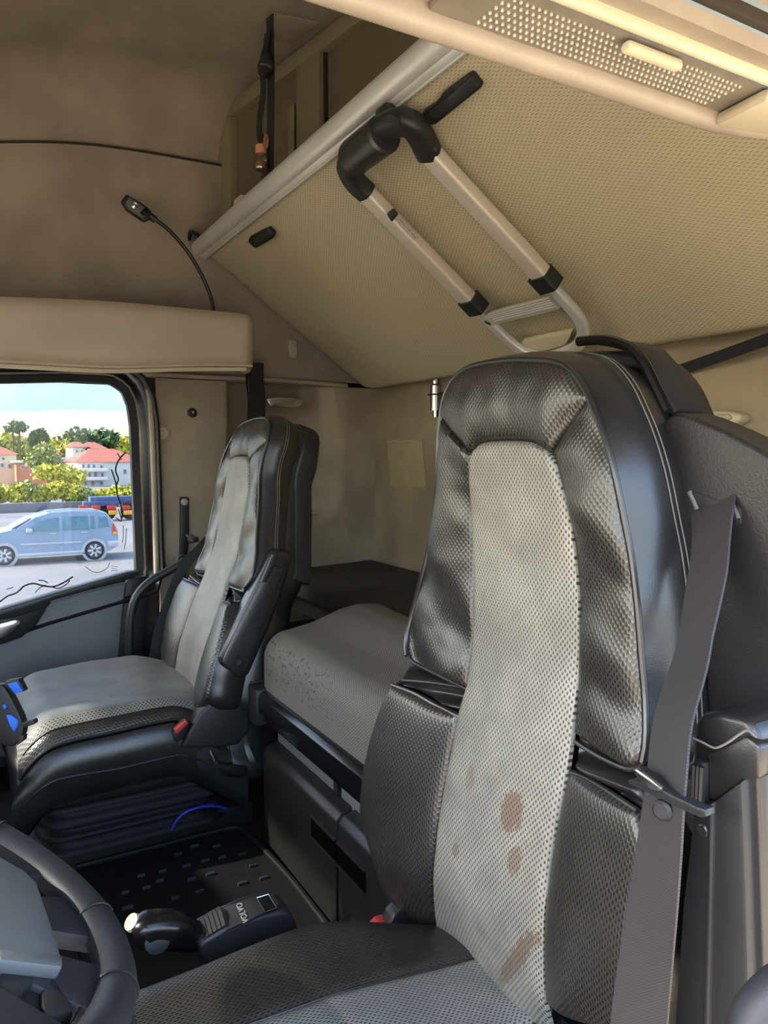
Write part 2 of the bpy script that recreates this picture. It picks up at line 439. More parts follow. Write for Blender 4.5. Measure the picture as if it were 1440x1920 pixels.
# headliner: rounded shoulders, falling towards the front
def ceil_fn(s, t):
    y = 1.2+t*(YB-.03-1.2); th = 2*s-1; cx = (XW+XL)/2; hw = (XW-XL)/2-.0
    r = .20
    L = hw-r; arc = r*1.57; tot = L+arc; q = abs(th)*tot
    if q < L: dx, k = q, 1.0
    else:
        a = (q-L)/r; dx = L+r*math.sin(a); k = math.cos(a)
    z = zseam(y)+(zroof(y)-zseam(y))*k
    return A(cx+math.copysign(dx, th), y, z-.006*sstep(k, .02, .0))
struct(grid('ceiling', ceil_fn, 90, 60, 'headliner', thick=.02))
seam = [A(XW-.021, y, zseam(y)) for y in np.linspace(1.1, -.76, 50)]
sweep('trim_1', seam, circ(.0035, 6), 'seam_dark')['kind'] = 'structure'
struct(box('ceiling', (XL-.08, YB-.08, 2.17), (XW+.10, 1.25, 2.20), 'headliner', bw=0))  # unseen outer roof skin, added to stop sun leaking in at the seams
struct(box('wall_right', (XW+.115, YB-.08, 1.30), (XW+.14, 1.25, 2.19), 'headliner', bw=0))  # unseen outer wall skin, added against the same sun leak
struct(box('wall_right', (XW+.115, YB-.08, ZF), (XW+.14, -.55, 1.32), 'headliner', bw=0))
# driver side: pillar behind the door opening, header over it, roof edge
struct(box('wall_left', (XL-.05, YB-.03, ZF), (XL, -.86, 2.0), 'wall_felt', bw=.01))
struct(box('wall_left', (XL-.05, -.87, 1.47), (XL, 1.2, 2.0), 'headliner', bw=.01))
# front bulkhead, cowl and header round the windscreen
struct(box('wall_front', (XL-.05, 1.16, ZF), (XW+.05, 1.22, .74), 'black_plastic', bw=.01))
struct(box('wall_front', (XL-.05, 1.10, 1.62), (XW+.05, 1.2, 1.82), 'headliner', bw=.02))
wd = struct(box('window_2', (XL+.06, 1.16, .75), (XW-.06, 1.166, 1.62), 'window_glass', bw=.001))
box('pillar_trim', (XL-.05, 1.08, .74), (XL+.07, 1.2, 1.64), 'wall_felt', wd, bw=.02)
box('pillar_trim', (XW-.07, 1.08, .74), (XW+.05, 1.2, 1.64), 'wall_felt', wd, bw=.02)
dash = thing('dashboard', 'dark dashboard and console ahead of the seats', 'dashboard', (1.29, .8, ZF))
def dash_fn(s, t):
    prof = [(.62, ZF), (.54, .45), (.45, .76), (.47, .88), (.60, .93), (1.16, .90)]
    q = resample(np.array(prof), 40)[min(39, int(t*39+.5))]
    x = XL+.05+s*(XW-XL-.1)
    return A(x, q[0]+.05*math.sin(s*math.pi*3)**2, q[1])
grid('dash_body', dash_fn, 40, 40, 'pad_grey', dash, thick=.01)

# ---- passenger door: lower panel, frame, window
door = thing('door_1', 'passenger door with grey lower panel and black frame', 'door', (XW, .2, ZF))
door['kind'] = 'structure'; del door['category']
gx = XW+.02
win_px = [(258, 1078), (253, 960), (247, 800), (241, 757), (228, 730), (205, 717), (150, 713), (0, 716)]
wr = [P(u, v, x=gx) for u, v in win_px]
top_z = wr[-1][2]
front = [A(gx, .25, top_z-.005), A(gx, .62, top_z-.06), A(gx, .80, .66), A(gx, .55, .60), A(gx, .12, .612)]
sill = [P(0, 1147, x=gx), P(80, 1122, x=gx), P(170, 1097, x=gx), P(230, 1080, x=gx)]
hole = wr+front+sill
cen = np.mean(np.array(hole), 0)
def ringline(pts, n=160):
    return smoothline(np.array(pts), n, closed=True)[:-1]
def grow(pts, d):
    q = np.array(pts); n = len(q); out = []
    for i in range(n):
        t = unit(q[(i+1) % n]-q[i-1]); nn = np.cross(A(1, 0, 0), t)
        if nn @ (q[i]-cen) < 0: nn = -nn
        out.append(q[i]+nn*d)
    return np.array(out)
R0 = resample(np.vstack([np.array(hole), np.array(hole)[:1]]), 161)[:-1]
def frame_band(name, d0, d1, x0, x1, mat, parent, bulge=0.0):
    """moulding band between two offsets of the window outline"""
    rows = []
    for k in range(5):
        q = k/4; a = grow(R0, d0+(d1-d0)*q)
        a[:, 0] = x0+(x1-x0)*q-bulge*math.sin(math.pi*q); rows.append(a)
    rows.append(rows[-1]+A(.03, 0, 0)); rows.insert(0, rows[0]+A(.03, 0, 0))
    n = len(R0); vs = np.vstack(rows); m = len(rows)
    fs = [(k*n+i, k*n+(i+1) % n, (k+1)*n+(i+1) % n, (k+1)*n+i) for k in range(m-1) for i in range(n)]
    return mesh_obj(name, vs, fs, mat, parent, True, None, 50)
window = mesh_obj('window_1', list(grow(R0, .008))+list(grow(R0, .008)+A(.005, 0, 0)),
                  [tuple(range(160)), tuple(range(319, 159, -1))]+[(i, (i+1) % 160, 160+(i+1) % 160, 160+i) for i in range(160)], 'window_glass', None, False)
struct(window, 'passenger side window with thin dark scroll decals on the glass')
frame_band('glass_seal', -.004, .018, gx-.004, gx-.012, 'rubber', door)
frame_band('window_frame', .016, .058, gx-.012, gx-.035, 'black_gloss', door, .008)
frame_band('opening_seal', .056, .075, gx-.04, gx-.045, 'black_plastic', door, .012)
# scroll decals on the glass
def decal(px, w=.0022):
    pts = [P(u, v, x=gx-.003) for u, v in px]
    ribbon('glass_decal', pts, [A(0, .5, 1)]*len(pts), w, .0006, 'tag_ink', window, 30)
for px, w in (([(-30, 1150), (0, 1128), (14, 1118), (30, 1112), (37, 1106)], .004), ([(37, 1107), (45, 1099), (62, 1094), (80, 1098), (100, 1100), (120, 1092), (137, 1081)], .0045),
          ([(98, 1101), (110, 1103), (124, 1096), (131, 1088)], .003), ([(66, 1111), (75, 1102), (86, 1097)], .0025), ([(72, 1088), (82, 1089), (90, 1093)], .003), ([(12, 1105), (25, 1101)], .002),
          ([(236, 848), (226, 858), (219, 870), (217, 884), (222, 898), (218, 912), (221, 930), (228, 952), (229, 972)], .0045), ([(228, 862), (224, 856), (220, 850)], .003),
          ([(209, 880), (213, 892), (217, 905), (219, 915)], .004), ([(222, 955), (228, 975), (224, 976), (217, 970)], .003), ([(231, 985), (231, 1005), (229, 1018)], .002), ([(237, 990), (236, 1010), (233, 1030)], .002),
          ([(160, 1062), (172, 1071), (185, 1073), (200, 1066), (206, 1055)], .0018), ([(208, 1061), (222, 1063)], .0012), ([(208, 1065), (218, 1067)], .0012), ([(208, 1069), (222, 1070)], .0012)):
    decal(px, w)
# tinted wind deflector outside the top of the glass
defl = [P(u, v, x=gx+.03) for u, v in [(243, 772), (237, 735), (200, 712), (0, 712), (-200, 712), (-200, 800), (0, 776), (120, 768)]]
o = prism('wind_deflector', defl, (.004, 0, 0), 'deflector_glass', None, 0)
tag(o, 'tinted clear strip along the top outside of the passenger window', 'wind deflector')
# door panel below the window
def lower_edge(px): return [P(u, v, x=XW-.03) for u, v in px]
pan = lower_edge([(236, 1092), (170, 1108), (95, 1129), (88, 1137), (70, 1168), (40, 1195), (-40, 1222), (-40, 1420), (60, 1420), (205, 1420)])
prism('door_panel', pan, (.02, 0, 0), 'door_panel', door, .006)
trim = lower_edge([(93, 1128), (87, 1137), (69, 1167), (40, 1193), (-40, 1220), (-40, 1160), (0, 1150), (40, 1140)])
prism('armrest_trim', [p-A(.012, 0, 0) for p in trim], (.03, 0, 0), 'black_satin', door, .005)
prism('belt_line', [P(u, v, x=XW-.05) for u, v in [(-40, 1157), (-40, 1172), (30, 1158), (92, 1137), (96, 1126), (250, 1085), (262, 1078), (262, 1070), (240, 1072), (100, 1112), (0, 1142)]], (.04, 0, 0), 'black_satin', door, .006)
prism('door_edge', [P(u, v, x=XW-.02) for u, v in [(236, 1090), (250, 1082), (275, 1080), (282, 1110), (262, 1300), (250, 1420), (203, 1420), (214, 1260)]], (.02, 0, 0), 'black_plastic', door, .006)
hd = prism('door_pull', [P(u, v, x=XW-.05) for u, v in [(-30, 1205), (-30, 1178), (0, 1168), (28, 1160), (40, 1164), (38, 1174), (20, 1192), (0, 1202)]], (.02, 0, 0), 'steel', door, .006)
sw_ = struct(box('wall_right', (XW+.03, -.47, ZF), (XW+.05, 1.2, .57), 'black_plastic', bw=0))
struct(box('wall_right', (XW+.03, .80, .60), (XW+.06, 1.2, 1.30), 'black_plastic', bw=0))
struct(box('wall_right', (XW+.045, -.50, 1.262), (XW+.06, .9, 1.30), 'black_plastic', bw=0))
struct(box('wall_right', (XW+.03, -.62, ZF), (XW+.05, -.469, 1.30), 'black_plastic', bw=0))
# B pillar moulding between door frame and felt wall
bp = [P(u, v, x=XW-.012) for u, v in [(262, 702), (278, 735), (284, 800), (288, 900), (291, 1000), (293, 1082)]]
o = sweep('trim_2', smoothline(bp, 40), rrect(.016, .03, .007), 'wall_felt', None, up=(1, 0, 0)); struct(o)
lg = [P(u, v, x=XW-.02) for u, v in [(265, 703), (300, 703), (380, 707), (470, 711), (560, 716), (650, 724)]]
o = sweep('trim_3', smoothline(lg, 30), rrect(.02, .014, .005), 'wall_felt', None); struct(o)
# fixtures of the side wall
def xw(u, v, dx=0.0): return P(u, v, x=XW-dx)
b1 = thing('wall_plug', 'round beige plastic plug on the felt wall beside the window', 'plug', xw(303, 813))
lathe('rim', [(.0, -.002), (.024, -.002), (.024, .008), (.017, .013)], xw(303, 813), (-1, 0, 0), 'beige_plastic', b1)
lathe('centre', [(.0, .010), (.009, .010), (.009, .018), (.0, .018)], xw(303, 813), (-1, 0, 0), 'beige_plastic', b1)
b2 = thing('wall_socket', 'small round dark socket in the felt wall', 'socket', xw(360, 774))
lathe('rim', [(.0, -.002), (.015, -.002), (.015, .005), (.011, .006), (.010, .001), (0, .001)], xw(360, 774), (-1, 0, 0), 'black_plastic', b2)
lathe('pin', [(0, .0), (.004, 0), (.004, .005), (0, .005)], xw(361, 773), (-1, 0, 0), 'steel', b2)
b3 = thing('belt_anchor', 'black anchor strap bolted to the pillar beside the passenger seat', 'seat belt anchor', xw(345, 940))
prism('strap_plate', [xw(338, 932, .012), xw(354, 932, .012), xw(355, 1010, .012), xw(348, 1085, .012), xw(336, 1085, .012), xw(338, 1010, .012)], (.011, 0, 0), 'black_plastic', b3, .003)
lathe('bolt', [(0, 0), (.011, 0), (.011, .006), (.007, .008), (0, .008)], xw(345, 941, .013), (-1, 0, 0), 'beige_plastic', b3, 12)
lp = thing('courtesy_lamp', 'chrome edged reading lamp set in the side wall behind the passenger seat', 'lamp', xw(535, 757))
fr = [xw(u, v, .004) for u, v in [(497, 748), (520, 744), (568, 748), (566, 757), (555, 764), (505, 764)]]
prism('bezel', fr, (-.012, 0, 0), 'steel', lp, .004)
prism('lens', [xw(u, v, .018) for u, v in [(505, 751), (522, 748), (556, 751), (550, 760), (508, 760)]], (-.004, 0, 0), 'lens_glass', lp, .001)
tr = thing('storage_tray', 'shallow beige tray pocket on the side wall behind the passenger seat', 'tray', xw(590, 985))
tp = [(568, 978), (578, 966), (600, 962), (628, 966), (634, 972), (622, 985), (600, 996), (570, 1004)]
ring = np.array([xw(u, v, -.035) for u, v in tp])
o = sweep('tray_rim', smoothline(ring, 60, True)[:-1], circ(.0045, 6), 'beige_plastic', tr, up=(1, 0, 0), closed=True)
prism('tray_bottom', [xw(u, v, -.05) for u, v in [(570, 985), (580, 974), (622, 976), (600, 990), (572, 998)]], (.02, 0, 0), 'beige_plastic', tr, .004)
o = prism('coat_hook', [xw(u, v, .0) for u, v in [(538, 636), (553, 640), (555, 660), (552, 672), (541, 672), (538, 655)]], (-.015, 0, 0), 'beige_plastic', None, .004)
tag(o, 'small beige coat hook high on the wall under the sloping bunk', 'hook')
gb = thing('grab_bar', 'curved black grab bar between passenger door and seat', 'grab bar', P(243, 1250, x=2.24))
tube('bar', [P(u, v, x=2.22) for u, v in [(345, 1052), (320, 1068), (285, 1088), (258, 1115), (246, 1150), (243, 1200), (246, 1262), (250, 1330)]], .013, 'black_satin', gb, 60, 12)
lathe('foot', [(0, 0), (.02, 0), (.02, .02), (.0, .02)], P(345, 1052, x=2.23), (1, 0, 0), 'black_plastic', gb, 12)
# rear wall bits
st = mesh_obj('wall_sticker', [P(725, 825, y=YB+.002), P(792, 824, y=YB+.002), P(799, 915, y=YB+.002), P(732, 912, y=YB+.002), P(725, 825, y=YB+.0005), P(792, 824, y=YB+.0005), P(799, 915, y=YB+.0005), P(732, 912, y=YB+.0005)],
              [(0, 1, 2, 3), (7, 6, 5, 4), (0, 4, 5, 1), (1, 5, 6, 2), (2, 6, 7, 3), (3, 7, 4, 0)], 'sticker', None, False)
tag(st, 'faded yellowish square sticker on the rear felt wall', 'sticker')
dm = thing('bunk_latch', 'metal cylinder latch on a black bracket under the bunk rear edge', 'latch', P(815, 790, y=YB+.03))
lathe('cylinder', [(0, 0), (.017, 0), (.017, .075), (.013, .08), (.013, .14), (0, .14)], P(817, 770, y=YB+.04), (0, 0, 1), 'steel', dm, 16)
lathe('plunger', [(0, -.02), (.009, -.02), (.009, .0), (0, .0)], P(817, 770, y=YB+.04), (0, 0, 1), 'steel', dm, 12)
box('bracket', P(832, 790, y=YB+.03)-A(.011, .012, 0), P(832, 735, y=YB+.03)+A(.011, .012, 0), 'black_plastic', dm, .002)
box('band', P(817, 740, y=YB+.04)-A(.019, .019, .002), P(817, 740, y=YB+.04)+A(.019, .019, .002), 'black_plastic', dm, .002)
rh = thing('rear_handle', 'long pale beige pull handle on the rear wall behind the driver seat', 'handle', P(1325, 785, y=YB))
hp = [P(u, v, y=YB+.03) for u, v in [(1180, 768), (1360, 770), (1388, 775), (1390, 788), (1372, 798), (1180, 797)]]
prism('grip', hp, (0, -.035, 0), 'pale_plastic', rh, .009, 3)
prism('grip_face', [P(u, v, y=YB+.034) for u, v in [(1180, 774), (1365, 776), (1372, 784), (1358, 791), (1180, 790)]], (0, -.01, 0), 'beige_plastic', rh, .003)
cs = [P(1250, 702, y=YB+.01), P(1330, 675, y=YB+.03), P(1440, 636, y=YB+.07), P(1520, 610, y=YB+.1)]
o = ribbon('bunk_strap', cs, [A(0, .3, 1)]*2+[A(0, .5, 1)]*2, .022, .002, 'belt_black'); tag(o, 'dark flat strap slung between bunk and rear wall behind the driver seat', 'strap')

# ---- shelf over the passenger window
sh = thing('side_shelf', 'smooth beige overhead shelf above the passenger window', 'shelf', (2.2, 0, 1.29))
XS = 2.03
def shelf_body(name, xs, sgn, parent, y0, y1, mat, zt, zb):
    """fascia bending round to the wall at its rear end"""
    def fn(s, t):
        if s < .8: y = y1+(y0+.06-y1)*s/.8; dx = 0
        else:
            a = (s-.8)/.2*math.pi/2; y = y0+.06-.06*math.sin(a); dx = .14*(1-math.cos(a))
        h = t; z0 = zb(y); z1 = zt(y)
        e = .022*(abs(2*h-1)**6)
        return A(xs+sgn*(dx+e+.012*(1-h)), y, z0+(z1-z0)*h)
    return grid(name, fn, 70, 16, mat, parent, thick=.012*sgn)
yr = P(497, 640, x=XS)[1]
ztop = lambda y: 1.445-.028*sstep(y, -.45, .2)
zbot = lambda y: 1.268+.026*sstep(y, -.3, -.72)
shelf_body('fascia', XS, 1, sh, yr, 1.0, 'beige_plastic', ztop, zbot)
def shelf_under(s, t):
    y = 1.0+s*(yr+.03-1.0); q = t
    return A(XS+.02+(XW-XS-.02)*q, y, zbot(y)+.004+.018*math.sin(q*math.pi)*0+.03*q)
grid('underside', shelf_under, 40, 6, 'beige_plastic', sh, thick=-.006)
tube('edge_strip', [A(XS+.024, y, zbot(y)-.003) for y in np.linspace(.9, yr+.05, 10)], .006, 'pale_plastic', sh, 40, 8)
box('shelf_catch', P(125, 691, x=XS+.03)-A(.012, .03, .004), P(200, 694, x=XS+.03)+A(.012, .01, .008), 'pale_plastic', sh, .003)
grid('shelf_tray', lambda s, t: A(XS+.02+t*(XW-XS-.02), 1.0+s*(yr+.05-1.0), ztop(1.0+s*(yr-.95))-.03), 20, 4, 'beige_plastic', sh, thick=.008)

# ---- shelf over the driver door (close to the lens) with its lamp
ds = thing('driver_shelf', 'worn beige shelf above the driver door with a lamp in its underside', 'shelf', (.3, -.3, 1.285))
XD = .373
def dl(y): return XD+.012*sstep(y, -.44, -.60)*0-.10*max(0, -.47-y)**1.0*2.2*sstep(y, -.45, -.55)
def under(x0, x1, z0, z1, y0=.5, y1=-.75, n=50):
    return lambda s, t: A(dl(y0+(y1-y0)*s)+x0+(x1-x0)*t, y0+(y1-y0)*s, z0+(z1-z0)*t)
sweep('front_lip', [A(dl(y)-.006, y, 1.292) for y in np.linspace(.5, -.80, 60)], rrect(.016, .018, .006), 'lip_plastic', ds, up=(0, 0, 1))
grid('front_face', lambda s, t: A(dl(.5-1.3*s)-.002+.012*t, .5-1.3*s, 1.296+.15*t), 50, 6, 'beige_plastic', ds, thick=.008)
grid('under_panel', under(-.012, -.016-.03, 1.296, 1.300), 60, 4, 'lip_plastic', ds, thick=.004)
grid('under_rail', under(-.062, -.082, 1.292, 1.288), 60, 4, 'lip_plastic', ds, thick=.008)
grid('under_back', under(-.088, -.15, 1.31, 1.296), 60, 5, 'beige_plastic', ds, thick=.004)
sweep('rail_lip', [A(dl(y)-.064, y, 1.290) for y in np.linspace(.5, -.80, 50)], rrect(.006, .010, .002), 'pale_plastic', ds)
sweep('shadow_gap', [A(dl(y)-.086, y, 1.302) for y in np.linspace(.5, -.8, 40)], rrect(.006, .008, .001), 'seam_dark', ds)
sweep('door_seal', [A(XL-.012-.25*max(0, -.35-y)**2, y, 1.30+.02*sstep(y, -.3, -.8)) for y in np.linspace(.5, -.85, 50)], rrect(.05, .03, .012), 'rubber', ds)
plain('lamp_bed', lin(122, 115, 103), .4, var=.1, vs=40)
lm = thing('ceiling_lamp', 'clear ribbed lamp lens in the underside of the driver shelf', 'lamp', (XD-.03, -.36, 1.29))
y0l, y1l = -.262, -.455
box('lamp_bed', (XD-.052, y1l-.03, 1.291), (XD-.014, y0l+.03, 1.296), 'lamp_bed', lm, .002)
box('lamp_switch', (XD-.053, -.392, 1.283), (XD-.046, -.345, 1.289), 'pale_plastic', lm, .002)
plain('lens_bead', lin(190, 184, 172), .25, var=.05)
bm = bmesh.new()
for i in range(46):
    for j in range(6):
        c = A(XD-.046+.0052*j, y0l+(y1l-y0l)*i/45, 1.2905)
        if c[0] < XD-.043 and -.40 < c[1] < -.34: continue
        g = bmesh.ops.create_icosphere(bm, subdivisions=1, radius=.0012)
        bmesh.ops.translate(bm, verts=g['verts'], vec=c)
o = from_bm('lens_beads', bm, 'lens_bead', lm); o['kind'] = 'stuff'
prism('end_wedge', [A(XD-.055, -.47, 1.291), A(XD-.012, -.475, 1.291), A(dl(-.60)-.014, -.62, 1.291), A(dl(-.6)-.055, -.60, 1.291)], (0, 0, -.010), 'beige_plastic', ds, .004)
# pale body flange outside the door opening
struct(box('wall_left', (XL-.13, -.9, 1.30), (XL-.065, 1.2, 1.36), 'lens_bead', bw=.015), None)

# ================================================================== lockers, bunks, ladder
# ---- rear overhead lockers
K = XW/2.2
LP0 = A(XW, -.709*K, 1.05+1.01*K); LN = unit(A(.10, -.582, 0))
LX = unit(A(-.582, -.10, 0))
def lk(u, v, d=0.0): return PP(u, v, LN, LP0)-LN*d
lock = thing('overhead_locker', 'olive beige overhead locker row with ribbed doors above the upper bunk', 'cabinet', LP0-A(.8, 0, .75))
zb_ = 1.70
def lkx(s, z, d=0.0): return LP0+LX*s+A(0, 0, z-LP0[2])-LN*d
ZT = LP0[2]-.012
prism('top_rail', [lkx(-.02, ZT, .014), lkx(2.0, ZT, .014), lkx(2.0, ZT-.045, .014), lkx(-.02, ZT-.045, .014)], LN*.05, 'locker_plastic', lock, .006)
sL = [(lk(412, 420, 0)-LP0) @ LX, (lk(447, 260)-LP0) @ LX, (lk(577, 180)-LP0) @ LX, (lk(600, 200)-LP0) @ LX, (lk(605, 230)-LP0) @ LX, (lk(752, 90)-LP0) @ LX, (lk(762, 90)-LP0) @ LX]
def post(s0, s1, name='post', d=.014):
    prism(name, [lkx(s0, ZT-.04, d), lkx(s1, ZT-.04, d), lkx(s1, zb_, d), lkx(s0, zb_, d)], LN*.05, 'locker_plastic', lock, .005)
post(-.02, .075); post(.445, .555, 'divider'); post(1.02, 1.05, 'divider'); post(1.06, 1.10, 'divider'); post(1.6, 1.7, 'divider')
def ldoor(s0, s1):
    o = grid('locker_door', lambda s, t: lkx(s0+(s1-s0)*s, zb_+(ZT-.04-zb_)*t, -.01+.004*0), 8, 8, 'locker_rib', lock, uvfn=lambda s, t, p: ((s1-s0)*s, .7*t*.2), thick=.012)
    return o
d1_ = ldoor(.075, .445); ldoor(.56, 1.02); ldoor(1.10, 1.6)
prism('door_ridge', [lkx(.385, ZT-.12, -.006), lkx(.415, ZT-.12, -.006), lkx(.41, zb_, -.006), lkx(.38, zb_, -.006)], -LN*.008, 'locker_plastic', d1_, .004)
prism('shadow_gap', [lkx(.555, ZT-.045, .0), lkx(.562, ZT-.045, .0), lkx(.562, zb_, .0), lkx(.555, zb_, .0)], LN*.02, 'seam_dark', lock, 0)
grid('locker_bottom', lambda s, t: lkx(2.0*s, zb_, -.3*t), 4, 4, 'locker_plastic', lock, thick=.01)
# ---- ceiling plate with the hanging strap and air freshener
cz = zroof(-.75)
pl = prism('ceiling_plate', [P(u, v, z=cz-.002) for u, v in [(487, 62), (512, 22), (600, 40), (548, 80)]], (0, 0, -.004), 'headliner', None, .002)
tag(pl, 'flat beige cover plate on the headliner where the strap hangs', 'cover plate')
ys = -.70
stp = thing('retaining_strap', 'black webbing strap with buckle hanging from the headliner to the bunk', 'strap', P(500, 330, y=ys))
sx = P(505, 35, y=ys)
wx = A(1, .2, 0)
def sp_(u, v, dy=0.0): return P(u, v, y=ys+dy)
ribbon('long_web', [sp_(506, 30), sp_(507, 90), sp_(508, 160), sp_(507, 250), sp_(506, 320), sp_(504, 350)], [wx]*6, .030, .002, 'belt_black', stp)
ribbon('loop_web', [sp_(502, 60, .006), sp_(497, 95, .012), sp_(492, 120, .012), sp_(494, 165, .012), sp_(490, 200, .012), sp_(486, 235, .012), sp_(488, 258, .012), sp_(496, 262, .010)], [wx]*8, .024, .002, 'belt_black', stp)
bk = prism('buckle', [sp_(u, v, .02) for u, v in [(487, 108), (497, 96), (505, 118), (504, 128), (492, 146), (483, 140), (481, 122)]], (0, -.012, 0), 'black_plastic', stp, .003)
tube('buckle_bar', [sp_(489, 120, .024), sp_(502, 122, .024)], .003, 'steel', bk, 4, 8)
box('strap_foot', sp_(501, 345)-A(.028, .008, .02), sp_(501, 322)+A(.028, .008, .0), 'black_plastic', stp, .003)
af = thing('air_freshener', 'tiny glass air freshener bottle with wooden cap hung on a cord from the strap', 'air freshener', sp_(490, 318, .02))
bc = sp_(490, 303, .02); hgt = .042
lathe('bottle', [(.004, -.022), (.018, -.021), (.020, -.017), (.020, .008), (.015, .015), (.008, .018)], bc, (0, 0, 1), 'vial_glass', af, 8, 60)
lathe('oil', [(.004, -.018), (.015, -.018), (.015, -.002), (.004, -.002)], bc, (0, 0, 1), 'cord', af, 8)
lathe('cap', [(.0, .017), (.014, .017), (.014, .038), (.0, .040)], bc, (0, 0, 1), 'pink_cap', af, 14)
tube('hanging_cord', [bc+A(0, 0, .038), sp_(494, 272, .02), sp_(498, 252, .016), sp_(502, 262, .016), sp_(500, 278, .02)], .0025, 'cord', af, 24, 6)

# ---- upper bunk: tilted, its underside towards the lens
RY, RZ = -.628*K, 1.05+.572*K            # front lower edge (under the tube)
BY, BZ = -1.172*K, 1.05+.190*K           # rear lower edge
bt = unit(A(0, BY-RY, BZ-RZ)); bn = unit(np.cross(A(1, 0, 0), bt))   # along depth, outward (towards cab) normal
if bn[2] > 0: bn = -bn
BL = math.hypot(BY-RY, BZ-RZ)
X0b, X1b = .32, 2.15*K
bunk = thing('upper_bunk', 'tilted upper bunk with dimpled beige underside and aluminium front tube', 'bunk', (1.3, BY, BZ))
def bk3(x, w, h=0.0): return A(x, RY, RZ)+bt*w+bn*h       # w along depth from the tube, h towards the cab
def bpx(u, v, h=0.0): return PP(u, v, bn, A(1, RY, RZ)+bn*h)
def bunk_fn(s, t):
    x = X0b+(X1b-X0b)*s; w = BL*t
    c = .05
    if t > .86: x = min(x, X1b-.16*((t-.86)/.14)**2.2)
    e = .03*(sstep(t, .93, 1.0)**2)+.016*sstep(X1b-x, .03, 0.0)
    crease = .004*math.exp(-((x-1.92+.28*(t-1))/.012)**2)*sstep(t, .7, .9)
    return bk3(x, w, -e+crease)
def bunk_uv(s, t, p): return (p[0], (p-A(0, RY, RZ)) @ bt)
grid('underside', bunk_fn, 90, 70, 'bunk_cover', bunk, bunk_uv, thick=.05)
# aluminium front tube (rounded section) with a groove at its lower lip
ra = []
for k in range(20):
    a = math.radians(-100+k*290/19)
    ra.append((math.cos(a)*.033, math.sin(a)*.028))
tc_ = A(0, RY, RZ)+bt*(-.014)-bn*.009
sweep('front_tube', [tc_+A(x, 0, 0) for x in np.linspace(X0b, X1b+.005, 30)], circ(.0245, 24), 'aluminium', bunk)
sweep('tube_lip', [bk3(x, .006, .006) for x in np.linspace(X0b, X1b, 12)], rrect(.016, .010, .003), 'aluminium', bunk, up=bn)
sweep('lip_bead', [bk3(x, .015, .009) for x in np.linspace(X0b, X1b, 12)], circ(.003, 6), 'aluminium', bunk)
lathe('tube_cap', [(0, 0), (.0245, 0), (.022, .006), (0, .007)], tc_+A(X1b+.004, 0, 0), (1, 0, 0), 'grey_panel', bunk, 20)
eb = box('end_bracket', tc_+A(X1b+.0, -.02, -.01), tc_+A(XW-.03, .02, .035), 'grey_panel', bunk, .006)
tube('bracket_hook', [tc_+A(X1b-.02, .01, .03), tc_+A(X1b+.02, .02, .05), tc_+A(X1b+.06, .015, .035)], .006, 'black_plastic', eb, 12, 8)
box('tube_clip', P(453, 385, y=RY-.02)-A(.03, .014, .02), P(453, 385, y=RY-.02)+A(.03, .014, .02), 'pale_plastic', bunk, .006)
# recessed black catches in the underside
def catch(px, inner, notch):
    o = prism('catch', [bpx(u, v, .0) for u, v in px], bn*.014, 'black_plastic', bunk, .004)
    prism('catch_lever', [bpx(u, v, .012) for u, v in inner], bn*.008, 'black_satin', o, .003)
catch([(796, 212), (800, 200), (822, 186), (836, 166), (884, 131), (892, 130), (910, 154), (826, 222), (816, 226)], [(806, 208), (884, 140), (902, 156), (822, 218)], 0)
catch([(469, 447), (472, 440), (490, 430), (508, 422), (520, 434), (516, 441), (484, 460)], [(476, 446), (506, 427), (514, 436), (486, 455)], 0)

# ---- telescopic bunk ladder stowed against the underside
lad = thing('bunk_ladder', 'folded aluminium bunk ladder with black grip stowed under the tilted bunk', 'ladder', bpx(1000, 640, .03))
H = .040
def lx(u, v, h=H): return bpx(u, v, h)
def flat(name, a, b, w, t, mat, par=None, r=.007):
    return sweep(name, [a, a+(b-a)*.5, b], rrect(w, t, r), mat, par or lad, up=bn)
railR = flat('rail', lx(806, 288), lx(1022, 520), .041, .028, 'aluminium_pale')
railL = flat('rail', lx(688, 364), lx(886, 568), .041, .028, 'aluminium_pale')
for a, b in (((787, 288), (1010, 532)), ((672, 366), (878, 580))):
    sweep('rail_edge', [lx(*a, H+.004), lx(*b, H+.004)], rrect(.006, .012, .002), 'aluminium', railR if a[0] > 700 else railL, up=bn)
flat('collar', lx(1011, 512), lx(1034, 537), .050, .036, 'black_plastic'); flat('collar', lx(877, 558), lx(898, 581), .050, .036, 'black_plastic')
H2 = .034
sweep('lower_loop', smoothline([lx(1025, 528, H2), lx(1060, 565, H2), lx(1085, 595, H2), lx(1094, 622, H2), lx(1080, 650, H2), lx(1030, 668, H2), lx(985, 660, H2), lx(950, 634, H2), lx(915, 600, H2), lx(892, 575, H2)], 60), rrect(.026, .018, .006), 'aluminium', lad, up=bn)
stp2 = flat('step', lx(918, 597, .036), lx(1040, 567, .036), .034, .018, 'aluminium_pale')
for q in range(5):
    o_ = (q-2)*.006; dvec = unit(np.cross(bn, lx(1040, 567)-lx(918, 597)))
    sweep('step_rib', [lx(920, 596, .046)+dvec*o_, lx(1036, 567, .046)+dvec*o_], rrect(.003, .002, .0005, 1), 'aluminium', stp2, up=bn)
tube('step_end', [lx(912, 588, .034), lx(912, 602, .040), lx(920, 606, .044)], .005, 'black_plastic', stp2, 8, 8)
prism('hook_plate', [bpx(u, v, .012) for u, v in [(974, 640), (984, 632), (1030, 622), (1078, 612), (1066, 640), (1020, 652), (976, 650)]], bn*.014, 'pale_plastic', lad, .004)
